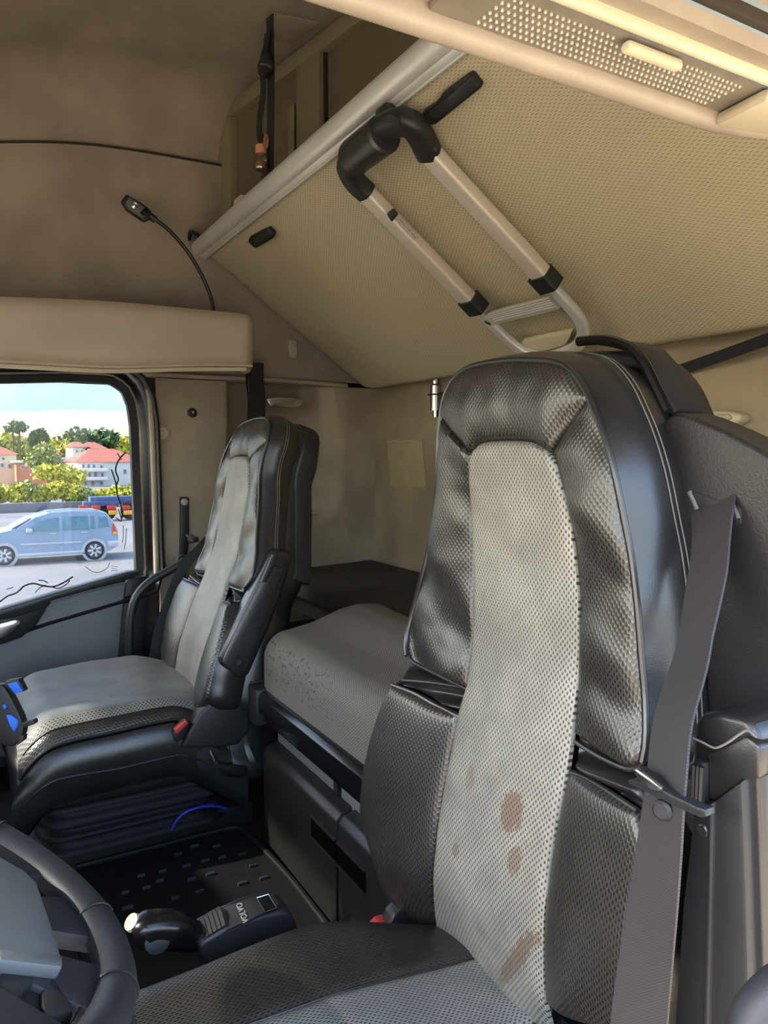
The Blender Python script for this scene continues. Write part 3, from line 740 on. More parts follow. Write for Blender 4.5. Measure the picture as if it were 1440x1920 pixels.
gp = sweep('grip_frame', smoothline([lx(688, 362), lx(668, 343, H+.004), lx(654, 316, H+.008), lx(664, 292, H+.012), lx(700, 258, H+.014), (lx(738, 232, H+.014)), lx(768, 232, H+.010), lx(788, 254, H+.004), lx(806, 290)], 60), rrect(.046, .036, .014), 'black_plastic', lad, up=bn)
g0, g1 = lx(662, 296, H+.016), lx(722, 250, H+.016)
lathe('hand_grip', [(.020, -.004), (.031, 0), (.033, .01), (.033, np.linalg.norm(g1-g0)-.004), (.028, np.linalg.norm(g1-g0))], g0, g1-g0, 'black_satin', gp, 24)
lathe('grip_hole', [(0, 0), (.013, 0), (.013, .002), (0, .002)], lx(738, 226, H+.029), bn, 'tag_ink', gp, 16)
box('hook_strap', lx(724, 214, .02)-A(.02, .012, .012), lx(724, 214, .02)+A(.02, .012, .012), 'black_plastic', lad, .004)
prism('release_button', [lx(u, v, H+.013) for u, v in [(727, 398), (738, 389), (748, 400), (737, 413)]], bn*.006, 'black_plastic', railL, .002)
lab = prism('label_plate', [lx(u, v, H+.0142) for u, v in [(748, 414), (753, 411), (782, 443), (776, 449)]], bn*.0006, 'aluminium', railL, 0)
xd = lx(779, 446)-lx(750, 412)
text_obj('label_text', 'PRESS TO EXTEND', .0062, (lx(750, 412.5, H+.0151)+lx(779, 446, H+.0151))/2, xd, np.cross(bn, xd), 'tag_ink', lab, .0001)
for c_ in ((814, 276), (692, 357)): lathe('rivet', [(0, 0), (.005, 0), (.004, .002), (0, .002)], lx(c_[0], c_[1]+4, H+.0142), bn, 'black_satin', railR if c_[0] > 700 else railL, 12)

# ---- gooseneck reading light
rl = thing('reading_light', 'black gooseneck reading light with square grey head against the side wall', 'lamp', P(402, 585, x=2.2))
tube('gooseneck', [P(u, v, x=2.2) for u, v in [(402, 590), (396, 560), (385, 530), (368, 497), (345, 463), (315, 430), (290, 411)]], .0055, 'black_plastic', rl, 50, 10)
tube('collar', [P(292, 413, x=2.2), P(278, 403, x=2.2)], .010, 'black_plastic', rl, 6, 10)
hp_ = [(228, 376), (237, 363), (262, 377), (280, 390), (286, 398), (282, 410), (272, 415), (238, 392)]
hd_ = prism('lamp_head', [P(u, v, x=2.19) for u, v in hp_], (.022, 0, 0), 'black_plastic', rl, .005)
prism('face_plate', [P(u, v, x=2.186) for u, v in [(236, 380), (243, 369), (268, 386), (277, 394), (269, 408), (242, 389)]], (.006, 0, 0), 'pad_grey', hd_, .002)
lathe('bulb', [(.013, 0), (.013, .003), (.009, .003), (.008, .001), (0, .006)], P(252, 386, x=2.186), (-1, 0, 0), 'steel', hd_, 16)
tube('switch', [P(265, 402, x=2.184), P(274, 393, x=2.184)], .006, 'black_gloss', hd_, 6, 8)

# ---- lower bunk: mattress and storage box
YM = -.585; XE = 1.592; XF = .962
def zk(z): return 1.05-(1.05-z)*1.214
mt = thing('lower_bunk', 'lower bunk mattress with worn grey dotted cover', 'mattress', (1.3, -1.0, .5))
H0, H1 = zk(.585), zk(.722)
def mat_prof(t, h0, h1, r, ya, yb):
    """front face then rounded edge then top, t 0..1"""
    pts = [(ya, h0), (ya, h1-r)]+[(ya-r*(1-math.cos(a)), h1-r+r*math.sin(a)) for a in np.linspace(.1, 1.57, 8)]+[(ya-.12, h1+.012), (ya-.19, h1+.036), (ya-.24, h1+.045), (yb, h1+.040), (yb-.03, h1+.01)]
    return resample(np.array(pts), 61)[int(round(t*60))]
def m_fn(s, t):
    x = XF+(XE-XF)*s
    y, z = mat_prof(t, H0, H1, .06, YM+.002, -.88)
    e = sstep(XE-x, .035, 0)**2
    bow = .012*math.sin(s*math.pi)
    return A(x, y-.012*e, z-.022*e*sstep(t, .2, .5)-bow*sstep(t, .3, .6)+.005*mnoise.noise(Vector((x*4, y*4, z*4))))
grid('front_cushion', m_fn, 60, 61, 'mattress_cover', mt, lambda s, t, p: (p[0], t*.5), thick=-.03)
def e_fn(s, t):
    y = (YM-.014)+(-.88-YM)*s
    zt = H1-.022+.04*sstep(s, .3, .8)-(0 if s > .16 else .05*(1-s/.16)**2)
    return A(XE-.002, y, H0+(zt-H0)*t)
grid('cushion_end', e_fn, 20, 10, 'mattress_cover', mt, lambda s, t, p: (p[1], p[2]), thick=-.02)
def b_fn(s, t):
    x = XL+.03+(XW-.02-XL-.03)*s; y = -.87+(YB+.03+.87)*t
    return A(x, y, H1+.004+.016*t-.03*sstep(t, .06, 0)**2+.003*mnoise.noise(Vector((x*3, y*3, 2))))
grid('rear_cushion', b_fn, 60, 24, 'mattress_shaded', mt, lambda s, t, p: (p[0], p[1]), thick=-.10)
sb = thing('bunk_storage', 'dark plastic under-bunk storage box with two drawers and black front rail', 'storage box', (1.2, -.8, ZF))
box('body', (XF, -.86, ZF), (XE-.006, YM-.035, H0-.004), 'grey_panel', sb, .004)
box('rear_body', (XL+.02, YB+.03, ZF), (XW-.02, -.90, H0-.004), 'black_plastic', sb, .004)
xs_ = P(631, 1560, y=YM)[0]
zd = zk(.490)
def drawer(x0, x1, name='drawer'):
    pr = [(-.75, ZF+.02), (YM, ZF+.02), (YM, zd), (YM-.012, zd+.014), (YM-.05, zd+.024), (-.75, zd+.024)]
    return prism(name, [A(x0, y, z) for y, z in pr], (x1-x0, 0, 0), 'drawer_plastic', sb, .004)
D1 = drawer(xs_+.004, XE-.004); D2 = drawer(XF+.002, xs_-.004)
sa, sb_ = zk(.427), zk(.459)
def slot(xa, xb, par):
    box('drawer_handle', (xa, YM-.01, sa), (xb, YM+.0015, sb_), 'void_black', par, .002)
    box('handle_lip', (xa, YM-.002, sb_), (xb, YM+.004, sb_+.004), 'black_satin', par, .001)
    box('handle_lip', (xa, YM-.002, sa-.004), (xb, YM+.003, sa), 'black_satin', par, .001)
slot(xs_+.004, xs_+.115, D1); slot(max(XF+.01, xs_-.115), xs_-.004, D2)
box('divider', (xs_+.05, YM-.036, zd+.02), (xs_+.075, YM-.03, H0-.006), 'black_gloss', sb, .001)
ra_, rb_ = zk(.556), zk(.616)
rail = prism('front_rail', [A(XF, y, z) for y, z in ((YM-.03, rb_-.002), (YM+.012, rb_), (YM+.022, rb_-.010), (YM+.022, ra_+.026), (YM+.010, ra_+.018), (YM+.010, ra_+.004), (YM-.03, ra_))], (XE-.02-XF, 0, 0), 'black_gloss', sb, .003)
rc = box('rail_end', (XE-.04, YM-.03, ra_-.006), (XE+.012, YM+.028, rb_+.004), 'black_plastic', sb, .004)
for i in range(7):
    for j in range(3):
        box('bristle', (XE+.012, YM-.022+.02*j, ra_+.0105*i), (XE+.04, YM-.015+.02*j, ra_+.0040+.0105*i), 'black_satin', rc, .001, 1)
box('bristle_cap', (XE+.008, YM-.03, rb_+.004), (XE+.042, YM+.022, rb_+.009), 'black_satin', rc, .001)

# ================================================================== seats
class Frame:
    """backrest frame: a across, b up along the back, n forward; mir flips a"""
    def __init__(s, org, rec, mir=1.0, dsc=1.0):
        s.d = dsc
        s.o = np.asarray(org, float); c, q = math.cos(rec), math.sin(rec)
        s.B = A(0, -q, c); s.N = A(0, c, q); s.m = mir
    def w(s, a, b, n): return s.o+A(s.m*a, 0, 0)+s.B*b+s.N*n
DF = Frame((.70, -.545, .45), math.radians(4.8), 1.0)
PF = Frame((1.885, -.482, .450), math.radians(16.5), -1.0, .68)
_nb = np.array([(-.12, -.08), (-.06, -.04), (.0, -.008), (.1, .0), (.2, -.008), (.36, -.024), (.5, -.010), (.6, .008), (.75, .008)])
def n0(b): return float(np.interp(b, _nb[:, 0], _nb[:, 1]))
def spx(u, v, ex=0.0):
    """pixel on the driver backrest -> (a, b, n)"""
    n = ex
    for _ in range(8):
        p = PP(u, v, DF.N, DF.o+DF.N*n); b = (p-DF.o) @ DF.B; n = n0(b)+ex
    return A(p[0]-DF.o[0], b, n)
def sc(px, ex=0.0, ex2=None, n=40):
    q = np.array([spx(u, v, ex if ex2 is None else ex+(ex2-ex)*i/(len(px)-1)) for i, (u, v) in enumerate(px)])
    return smoothline(q, n)
OUT_L = sc([(769, 1229), (767, 1211), (771, 1180), (784, 1131), (798, 1078), (809, 1033), (820, 967), (827, 895), (829, 833), (833, 780)], .012, 0)   # bottom -> top
OUT_T = sc([(833, 780), (842, 740), (858, 711), (889, 689), (947, 678), (1000, 676), (1049, 680), (1075, 693), (1098, 720), (1112, 746)], 0, 0, 60)
OUT_R = sc([(1211, 1427), (1218, 1387), (1217, 1310), (1211, 1242), (1202, 1131), (1191, 1042), (1178, 975), (1160, 887), (1138, 811), (1112, 746)], .0, 0)
PL_U = sc([(882, 1290), (889, 1250), (893, 1220), (898, 1131), (897, 1064), (893, 975), (890, 909), (891, 869), (893, 852)])
PR_U = sc([(1082, 1372), (1095, 1242), (1095, 1153), (1089, 1064), (1075, 958), (1060, 904), (1049, 864), (1040, 850)])
PT = sc([(893, 852), (911, 833), (947, 828), (1000, 829), (1027, 840), (1040, 850)])
DG_L = sc([(833, 780), (848, 800), (893, 852)]); DG_R = sc([(1112, 746), (1075, 795), (1040, 850)])
BOT_L = sc([(769, 1229), (775, 1238), (787, 1246), (827, 1266), (882, 1293)], .012, 0)
BOT_R = sc([(1082, 1390), (1120, 1414), (1160, 1434), (1190, 1442), (1211, 1427)])
LOW_L = sc([(790, 1745), (760, 1720), (733, 1684), (715, 1640), (698, 1578), (684, 1533), (683, 1489), (693, 1418), (715, 1338), (738, 1284)], .03, .035)
LOW_PL = sc([(880, 1830), (835, 1764), (824, 1707), (822, 1640), (829, 1560), (840, 1489), (853, 1418), (868, 1340)])
LOW_PR = sc([(1031, 1880), (1029, 1795), (1031, 1707), (1040, 1622), (1058, 1524), (1074, 1442)])
LOW_TL = sc([(738, 1284), (780, 1300), (820, 1322), (868, 1346)], .035, 0)
LOW_TR = sc([(1074, 1448), (1110, 1464), (1160, 1494), (1200, 1520)], 0, .02)
LOW_R = sc([(1190, 1935), (1215, 1800), (1232, 1700), (1230, 1600), (1200, 1520)], .01, .02)
LOW_BL = sc([(790, 1745), (820, 1765), (850, 1800), (880, 1832)], .03, 0); LOW_BR = sc([(1031, 1880), (1080, 1910), (1190, 1935)], 0, .01)
CP_L = np.vstack([sc([(985, 1945), (907, 1849), (871, 1813), (835, 1764), (824, 1707), (822, 1640), (829, 1560), (840, 1489), (853, 1418), (868, 1340), (884, 1285)]), PL_U[4:]])
CP_R = np.vstack([sc([(1050, 1960), (1040, 1915), (1031, 1871), (1029, 1795), (1031, 1707), (1040, 1622), (1058, 1524), (1073, 1444), (1084, 1355)]), PR_U[4:]])

def wrinkle(kind, a, b):
    v = Vector((a*9, b*9, 3.1))
    if kind == 'wing':
        q = mnoise.noise(Vector((a*7+b*3, b*16-a*10, 1.7)))
        return .010*q+.005*mnoise.noise(v*2.2)
    if kind == 'head': return .004*mnoise.noise(Vector((a*26, b*5, .4)))+.002*mnoise.noise(v*3)
    if kind == 'low': return .003*mnoise.noise(v*1.2)
    if kind == 'panel': return .0035*mnoise.noise(Vector((a*5, b*7-a*6, 8)))+.001*mnoise.noise(v*2)
    if kind == 'fold': return .009*math.sin(b*190+a*25+4*mnoise.noise(v*.8))
    return 0
def patch(name, fr, bot, top, left, right, mat, par, bulge=.012, nu=34, nv=46, kind='', lift=0.0, pw=(.5, .4), thick=.006):
    c = coons(bot, top, left, right, nu, nv); vs = []; uv = []
    for j in range(nv):
        for i in range(nu):
            s, t = i/(nu-1), j/(nv-1); a, b, n = c[j, i]
            k = max(0, 1-(2*s-1)**2)**pw[0]*max(0, 1-(2*t-1)**2)**pw[1]
            n += lift+bulge*k+wrinkle(kind, a, b)*min(1, 2.2*k)
            vs.append(fr.w(a, b, n)); uv.append((a, b))
    o_ = len(vs)
    for j in range(nv):                                    # thin back layer
        for i in range(nu): a, b, n = c[j, i]; vs.append(fr.w(a, b, n+lift-thick)); uv.append((a, b))
    fs = [(j*nu+i, j*nu+i+1, (j+1)*nu+i+1, (j+1)*nu+i) for j in range(nv-1) for i in range(nu-1)]
    fs += [tuple(o_+q for q in f[::-1]) for f in fs[:]]
    rim = list(range(nu))+[j*nu+nu-1 for j in range(1, nv)]+[(nv-1)*nu+i for i in range(nu-2, -1, -1)]+[j*nu for j in range(nv-2, 0, -1)]
    for p, q in zip(rim, rim[1:]+rim[:1]): fs.append((q, p, p+o_, q+o_))
    if fr.m < 0: fs = [f[::-1] for f in fs]
    return mesh_obj(name, vs, fs, mat, par, True, uv, 60)
def piping(name, fr, curve, r, mat, par, lift=.003, step=1):
    return sweep(name, [fr.w(a, b, n+lift) for a, b, n in resample(curve, 70)], circ(r, 8), mat, par, up=fr.N)
def side_band(name, fr, curve, prof, mat, par):
    """leather boxing: the outline pushed back through (outward, back) steps"""
    c = resample(curve, 90); n = len(c); cx = np.mean(c[:, :2], 0); rows = []
    for (o, bk_) in prof:
        r = []
        for i in range(n):
            t = c[min(i+1, n-1), :2]-c[max(i-1, 0), :2]; nn = A(t[1], -t[0]); nn /= np.linalg.norm(nn)+1e-9
            if nn @ (c[i, :2]-cx) < 0: nn = -nn
            w_ = .0015*mnoise.noise(Vector((c[i, 0]*30, c[i, 1]*30, bk_*30)))
            r.append(fr.w(c[i, 0]+nn[0]*(o+w_), c[i, 1]+nn[1]*(o+w_), c[i, 2]-bk_*fr.d))
        rows.append(r)
    vs = [p for r in rows for p in r]; m = len(rows)
    fs = [(k*n+i, k*n+i+1, (k+1)*n+i+1, (k+1)*n+i) for k in range(m-1) for i in range(n-1)]
    return mesh_obj(name, vs, fs, mat, par, True, [(0, 0)]*len(vs), 60)

def backrest(fr, root, grey):
    hull = np.vstack([OUT_L, OUT_T[1:], OUT_R[::-1][1:]])
    low = np.vstack([LOW_L, LOW_TL[1:]]); lowr = LOW_R
    # foam core (solid body behind the covers)
    core = np.vstack([LOW_L, OUT_L, OUT_T[1:], OUT_R[::-1][1:], LOW_R[::-1]]); core = resample(core, 120)
    cx = A(0.0, .33); vs = []; n = len(core)
    prof = [(-.004, -.004), (.010, .03), (.012, .07), (.006, .11), (-.03, .15), (-.10, .165)]
    for (o, bk_) in prof:
        for p in core:
            d = p[:2]-cx; d = d/np.linalg.norm(d); vs.append(fr.w(p[0]+d[0]*o, p[1]+d[1]*o, min(n0(p[1]), 0)*.6-.034-bk_*fr.d))
    fs = [(k*n+i, k*n+(i+1) % n, (k+1)*n+(i+1) % n, (k+1)*n+i) for k in range(len(prof)-1) for i in range(n)]
    fs += [tuple(range(n)), tuple(range((len(prof)-1)*n, len(prof)*n))[::-1]]
    core_o = mesh_obj('backrest', vs, fs, 'leather_plain', root, True, [(0, 0)]*len(vs), 60)
    patch('head_panel', fr, np.vstack([DG_L, PT[1:], DG_R[::-1][1:]]), OUT_T, np.vstack([OUT_L[-1:], OUT_L[-1:]+1e-5]), np.vstack([OUT_R[-1:], OUT_R[-1:]+1e-5]), 'leather', core_o, .016, 60, 36, 'head', .004, (.35, .5))
    patch('wing_panel', fr, BOT_L, DG_L, OUT_L, PL_U, 'leather', core_o, .014, 36, 70, 'wing', .004, (.5, .25))
    patch('wing_panel', fr, BOT_R, DG_R[::-1], PR_U, OUT_R, 'leather', core_o, .014, 36, 70, 'wing', .004, (.5, .25))
    patch('side_bolster', fr, LOW_BL, LOW_TL, LOW_L, LOW_PL, 'leather', core_o, .022, 36, 60, 'low', .004, (.5, .3))
    patch('side_bolster', fr, LOW_BR, LOW_TR, LOW_PR, LOW_R, 'leather', core_o, .018, 36, 60, 'low', .004, (.5, .3))
    gl = np.vstack([LOW_L[-1:], OUT_L[:1]]); gr = np.vstack([LOW_PL[-1:], PL_U[:1]])
    patch('gathered_strip', fr, LOW_TL, BOT_L, gl, gr, 'leather_plain', core_o, .004, 24, 24, 'fold', -.010)
    patch('gathered_strip', fr, LOW_TR, BOT_R, np.vstack([LOW_PR[-1:], PR_U[:1]]), np.vstack([LOW_R[-1:], OUT_R[:1]]), 'leather_plain', core_o, .004, 24, 24, 'fold', -.006)
    patch('centre_panel', fr, np.vstack([CP_L[:1], (CP_L[:1]+CP_R[:1])/2, CP_R[:1]]), PT, CP_L, CP_R, grey, core_o, .010, 30, 120, 'panel', .008, (.35, .12))
    hullc = np.vstack([BOT_L[::-1], hull, BOT_R[::-1][1:]])
    piping('piping', fr, hull, .0038, 'leather_plain', core_o, .006)
    piping('piping', fr, BOT_L, .003, 'leather_plain', core_o); piping('piping', fr, BOT_R, .003, 'leather_plain', core_o)
    piping('piping', fr, LOW_TL, .0032, 'leather_plain', core_o); piping('piping', fr, LOW_TR, .0032, 'leather_plain', core_o)
    side_band('side_boxing', fr, hull, [(-.002, -.004), (.010, .012), (.016, .035), (.016, .06), (.014, .08), (.010, .10), (.0, .13), (-.02, .15)], 'leather_plain', core_o)
    side_band('side_boxing', fr, np.vstack([LOW_L, LOW_TL[1:3]]), [(-.002, -.004), (.008, .015), (.012, .05), (.008, .10), (-.01, .14)], 'leather_plain', core_o)
    side_band('side_boxing', fr, LOW_R, [(-.002, -.004), (.008, .015), (.012, .05), (.008, .10), (-.01, .14)], 'leather_plain', core_o)
    # double top-stitch on the boxing
    for o_, bk_ in ((.0172, .050), (.0172, .058)):
        c = resample(hull, 100); cc = np.mean(c[:, :2], 0); pts = []
        for i in range(100):
            t = c[min(i+1, 99), :2]-c[max(i-1, 0), :2]; nn = A(t[1], -t[0]); nn /= np.linalg.norm(nn)
            if nn @ (c[i, :2]-cc) < 0: nn = -nn
            pts.append(fr.w(c[i, 0]+nn[0]*o_, c[i, 1]+nn[1]*o_, c[i, 2]-bk_*fr.d))
        sweep('stitching', pts, circ(.0008, 5), 'thread', core_o, up=fr.N)
    return core_o

def cushion(fr, root, x0, yf, yb, zc, hw, qp, grey, inb):
    """seat cushion: centre panel, two bolsters, skirt; yf front, yb back, hw half width"""
    def qpt(t): return qp*(1-.35*t) if qp < .5 else qp
    def top(q, t):
        y = yf+(yb-yf)*t
        w = hw*(1-.06*(1-t)-.10*max(0, .2-t)**2*4)
        z = zc+.014*math.exp(-((abs(q)-.78)/.2)**2)-.035*max(0, (abs(q)-.82)/.18)**2
        z -= .05*max(0, (.16-t)/.16)**2; z -= .018*sstep(t, .6, 1)*(1-abs(q)**2)
        z -= .005*math.exp(-((abs(q)-qpt(t))/.03)**2)
        z -= abs(q)**3*(.05*max(0, .62-t)**1.5+.50*max(0, t-.66)**1.35)
        z += .004*mnoise.noise(Vector((q*2.5+x0, t*5, zc)))
        return A(x0+q*w, y, z)
    def part_(name, qa, qb, mat):
        return grid(name, lambda s, t: top((qa if abs(qa) == 1 else math.copysign(qpt(t), qa))*(1-s)+(qb if abs(qb) == 1 else math.copysign(qpt(t), qb))*s, t), 30, 50, mat, cu, lambda s, t, p: (p[0]-x0, p[1]), thick=-.02)
    # body
    ring = [(q, 0.0) for q in np.linspace(-1, 1, 20)]+[(1, t) for t in np.linspace(.05, 1, 20)]+[(q, 1) for q in np.linspace(.9, -1, 20)]+[(-1, t) for t in np.linspace(.95, .05, 19)]
    vs = []; n = len(ring)
    for (o, dz) in ((0, -.004), (.012, -.02), (.016, -.05), (.012, -.09), (.0, -.125), (-.01, -.13)):
        for (q, t) in ring:
            p = top(q, t); ox = (1 if q > .99 else -1 if q < -.99 else 0)*o; oy = o if t == 0 else 0
            vs.append(p+A(ox, oy, dz if dz > -.03 else dz))
    fs = [(k*n+i, k*n+(i+1) % n, (k+1)*n+(i+1) % n, (k+1)*n+i) for k in range(5) for i in range(n)]+[tuple(range(n)), tuple(range(5*n, 6*n))[::-1]]
    cu = mesh_obj('seat_cushion', vs, fs, 'leather_plain', root, True, [(0, 0)]*len(vs), 60)
    part_('centre_panel', -qp, qp, grey); part_('bolster', -1, -qp, 'leather'); part_('bolster', qp, 1, 'leather')
    for sg in (-1, 1):
        sweep('piping', [top(sg*.985, t)+A(sg*.004, 0, -.003) for t in np.linspace(0, 1, 30)], circ(.0032, 6), 'leather_plain', cu)
        sweep('seam', [top(sg*qpt(t), t)+A(0, 0, .001) for t in np.linspace(.02, 1, 30)], circ(.0012, 5), 'leather_plain', cu)
        sweep('skirt_piping', [top(sg*1.0, t)+A(sg*.016, 0, -.055-.02*math.sin(t*3)) for t in np.linspace(0.02, .95, 30)], circ(.0025, 6), 'leather_plain', cu)
    return cu
def bellows(root, x0, x1, y0, y1, z0, z1, folds=5):
    vs = []; k = folds*4+1; sec = None; rows = []
    for i in range(k):
        t = i/(k-1); z = z0+(z1-z0)*t; o = .014*math.sin(t*folds*2*math.pi)
        pts = rrect((x1-x0)+2*o, (y1-y0)+2*o, .06, 6)
        rows.append([A((x0+x1)/2+p[0], (y0+y1)/2+p[1], z+.004*math.sin(p[0]*14+i)) for p in pts])
    n = len(rows[0]); vs = [p for r in rows for p in r]
    fs = [(j*n+i, j*n+(i+1) % n, (j+1)*n+(i+1) % n, (j+1)*n+i) for j in range(k-1) for i in range(n)]
    return mesh_obj('bellows', vs, fs, 'rubber', root, True, None, None)

# ---- driver seat
dr = thing('driver_chair', 'large driver seat in worn perforated black leather with pale grey centre panel', 'seat', (.70, -.4, ZF))
bd = backrest(DF, dr, 'leather_grey')
cushion(DF, dr, .70, .02, -.60, .402, .230, .42, 'leather_cushion', 1)
box('seat_pan', (.50, -.55, .24), (.90, -.02, .31), 'black_plastic', dr, .02, 3)
bellows(dr, .52, .88, -.50, -.06, ZF+.03, .25, 3)
box('seat_base', (.53, -.48, ZF), (.87, -.08, ZF+.035), 'black_plastic', dr, .006)
# hard shell at the back with the raised loop above the shoulders
def loop3(u, v, y): return P(u, v, y=y)
shell = []
for q in resample(np.vstack([OUT_L[20:], OUT_T[1:], OUT_R[::-1][1:28]]), 60):
    d = q[:2]-A(0, .40); L_ = np.linalg.norm(d); d = d/L_
    shell.append(DF.w(q[0]*.90+d[0]*.006, q[1]+d[1]*.004+.012*sstep(q[1], .5, .7), n0(q[1])-.155))
sweep('shell_rim', shell, rrect(.03, .06, .008), 'black_plastic', bd, up=DF.N)
tube('loop_edge', [P(u, v, y=-.655) for u, v in [(1085, 640), (1120, 637), (1150, 640), (1185, 655), (1210, 685), (1232, 730), (1252, 772)]], .006, 'black_gloss', bd, 40, 8)
prism('back_loop', [P(u, v, y=-.69) for u, v in [(1090, 642), (1122, 636), (1160, 638), (1196, 652), (1220, 680), (1248, 735), (1270, 770), (1258, 782), (1238, 750), (1205, 690), (1180, 660), (1140, 650)]], (0, -.05, 0), 'black_plastic', bd, .005)
# belt tower at the outer shoulder
YT = -.668
tw_px = [(1240, 800), (1248, 784), (1268, 772), (1300, 782), (1360, 808), (1425, 842), (1452, 862), (1462, 900), (1462, 1420), (1330, 1400), (1316, 1200), (1300, 1060), (1270, 930)]
tw = prism('belt_tower', [P(u, v, y=YT) for u, v in tw_px], (0, -.055, 0), 'tower_plastic', dr, .016, 4, .5)
prism('belt_slot', [P(u, v, y=YT+.001) for u, v in [(1290, 925), (1298, 920), (1384, 948), (1390, 958), (1390, 984), (1378, 986), (1300, 958), (1292, 948)]], (0, -.004, 0), 'tag_ink', tw, .002)
for c_ in ([(1294, 922), (1303, 940), (1309, 955)], [(1374, 946), (1382, 960), (1386, 972)]):
    tube('slot_guide', [P(u, v, y=YT-.001) for u, v in c_], .0035, 'grey_panel', tw, 8, 8)
# belt webbing with tongue and stop button
bl = [P(1337, 940, y=YT-.004), P(1336, 975, y=YT+.012), P(1325, 1080, y=-.62), P(1298, 1220, y=-.575), P(1262, 1350, y=-.53), P(1250, 1450, y=-.508), P(1240, 1550, y=-.498), P(1228, 1660, y=-.49), P(1212, 1790, y=-.486), P(1197, 1925, y=-.482), P(1185, 2080, y=-.48)]
wds = [A(.9, -.3, 0), A(.9, -.4, .05), A(.85, -.4, .1), A(.8, -.5, .1), A(.85, -.35, 0), A(1, .0, .0), A(1, .1, 0), A(1, .15, 0), A(1, .1, 0), A(1, .1, 0), A(1, .1, 0)]
belt = ribbon('seat_belt', bl, wds, .054, .0022, 'belt', dr, 90)
YG = -.49
def gpx(u, v, d=0.0): return P(u, v, y=YG+d)
tg = prism('belt_tongue', [gpx(u, v) for u, v in [(1184, 1446), (1192, 1440), (1222, 1462), (1240, 1480), (1262, 1492), (1304, 1512), (1322, 1518), (1324, 1532), (1312, 1534), (1262, 1512), (1240, 1500), (1206, 1484), (1178, 1470), (1176, 1462), (1200, 1466)]], (0, -.012, 0), 'black_satin', belt, .003)
prism('tongue_metal', [gpx(u, v, .004) for u, v in [(1183, 1444), (1192, 1441), (1218, 1460), (1240, 1478), (1234, 1486), (1212, 1478), (1204, 1464)]], (0, -.006, 0), 'steel', tg, .002)
lathe('stop_button', [(0, 0), (.0085, 0), (.0085, .004), (.006, .006), (0, .006)], P(1244, 1517, y=-.496), unit(A(-.3, .8, 0)), 'black_satin', belt, 20)
# raised outer armrest
YA = -.545
arm = prism('armrest', [P(u, v, y=YA) for u, v in [(1296, 1400), (1300, 1352), (1316, 1338), (1352, 1336), (1398, 1346), (1420, 1372), (1427, 1420), (1434, 1600), (1440, 1800), (1438, 1990), (1300, 1990), (1290, 1700)]], (0, -.09, 0), 'leather_plain', dr, .012, 3, .5)
prism('armrest_plate', [P(u, v, y=YA+.012) for u, v in [(1300, 1510), (1334, 1504), (1390, 1462), (1396, 1600), (1402, 1800), (1404, 1990), (1258, 1990), (1278, 1700)]], (0, -.03, 0), 'black_plastic', arm, .004)
prism('armrest_ridge', [P(u, v, y=YA+.016) for u, v in [(1328, 1508), (1336, 1504), (1334, 1640), (1326, 1990), (1316, 1990), (1326, 1640)]], (0, -.012, 0), 'black_satin', arm, .002)
prism('armrest_dial', [P(u, v, y=YA+.010) for u, v in [(1298, 1422), (1322, 1430), (1320, 1512), (1296, 1500)]], (0, -.02, 0), 'black_plastic', arm, .003)
for k in range(3): tube('dial_ridge', [P(1302+7*k, 1434+2*k, y=YA+.011), P(1299+7*k, 1500+2*k, y=YA+.011)], .0025, 'black_satin', arm, 4, 6)
prism('armrest_cap_side', [P(u, v, y=YA+.006) for u, v in [(1326, 1412), (1344, 1404), (1398, 1380), (1424, 1400), (1424, 1460), (1388, 1468), (1340, 1502), (1328, 1500)]], (0, -.02, 0), 'leather_plain', arm, .004)
tube('stitching', [P(u, v, y=YA+.008) for u, v in [(1300, 1384), (1318, 1392), (1340, 1402), (1362, 1394), (1388, 1376), (1402, 1370), (1418, 1382)]], .001, 'thread', arm, 40, 5)
lathe('screw', [(0, 0), (.006, 0), (.005, .002), (0, .002)], P(1318, 1558, y=YA+.013), (0, 1, 0), 'steel', arm, 12)
box('seat_side_cover', (.425, -.70, .15), (.465, -.02, .395), 'black_plastic', dr, .012, 3)
box('recliner_cover', (.44, -.72, .15), (.52, -.60, .70), 'black_plastic', dr, .012)
box('armrest_bracket', (.40, -.66, .15), (.47, -.60, .74), 'black_plastic', arm, .008)
# buckle at the inner side
bu = prism('belt_buckle', [P(u, v, x=.955) for u, v in [(700, 1752), (722, 1700), (740, 1680), (752, 1690), (760, 1712), (770, 1740), (740, 1790), (700, 1790)]], (-.028, 0, 0), 'black_satin', dr, .004)
prism('release_button', [P(u, v, x=.962) for u, v in [(664, 1756), (702, 1716), (718, 1712), (722, 1720), (700, 1748), (682, 1768)]], (-.02, 0, 0), 'red_plastic', bu, .003)
box('buckle_slot', P(736, 1712, x=.95)-A(.012, .012, .006), P(736, 1712, x=.95)+A(.008, .008, .006), 'tag_ink', bu, .001)
# gear selector folded along the inner side of the seat
XG = 1.02
gs = thing('gear_selector', 'black gear selector lever and console at the inner side of the driver seat', 'gear lever', P(450, 1800, x=XG))
def gx_(u, v, d=0.0): return P(u, v, x=XG-d)
con = prism('console', [gx_(u, v) for u, v in [(350, 1735), (362, 1722), (400, 1700), (450, 1682), (505, 1670), (522, 1676), (536, 1712), (540, 1745), (480, 1790), (400, 1800), (372, 1780)]], (-.055, 0, 0), 'black_satin', gs, .008, 3)
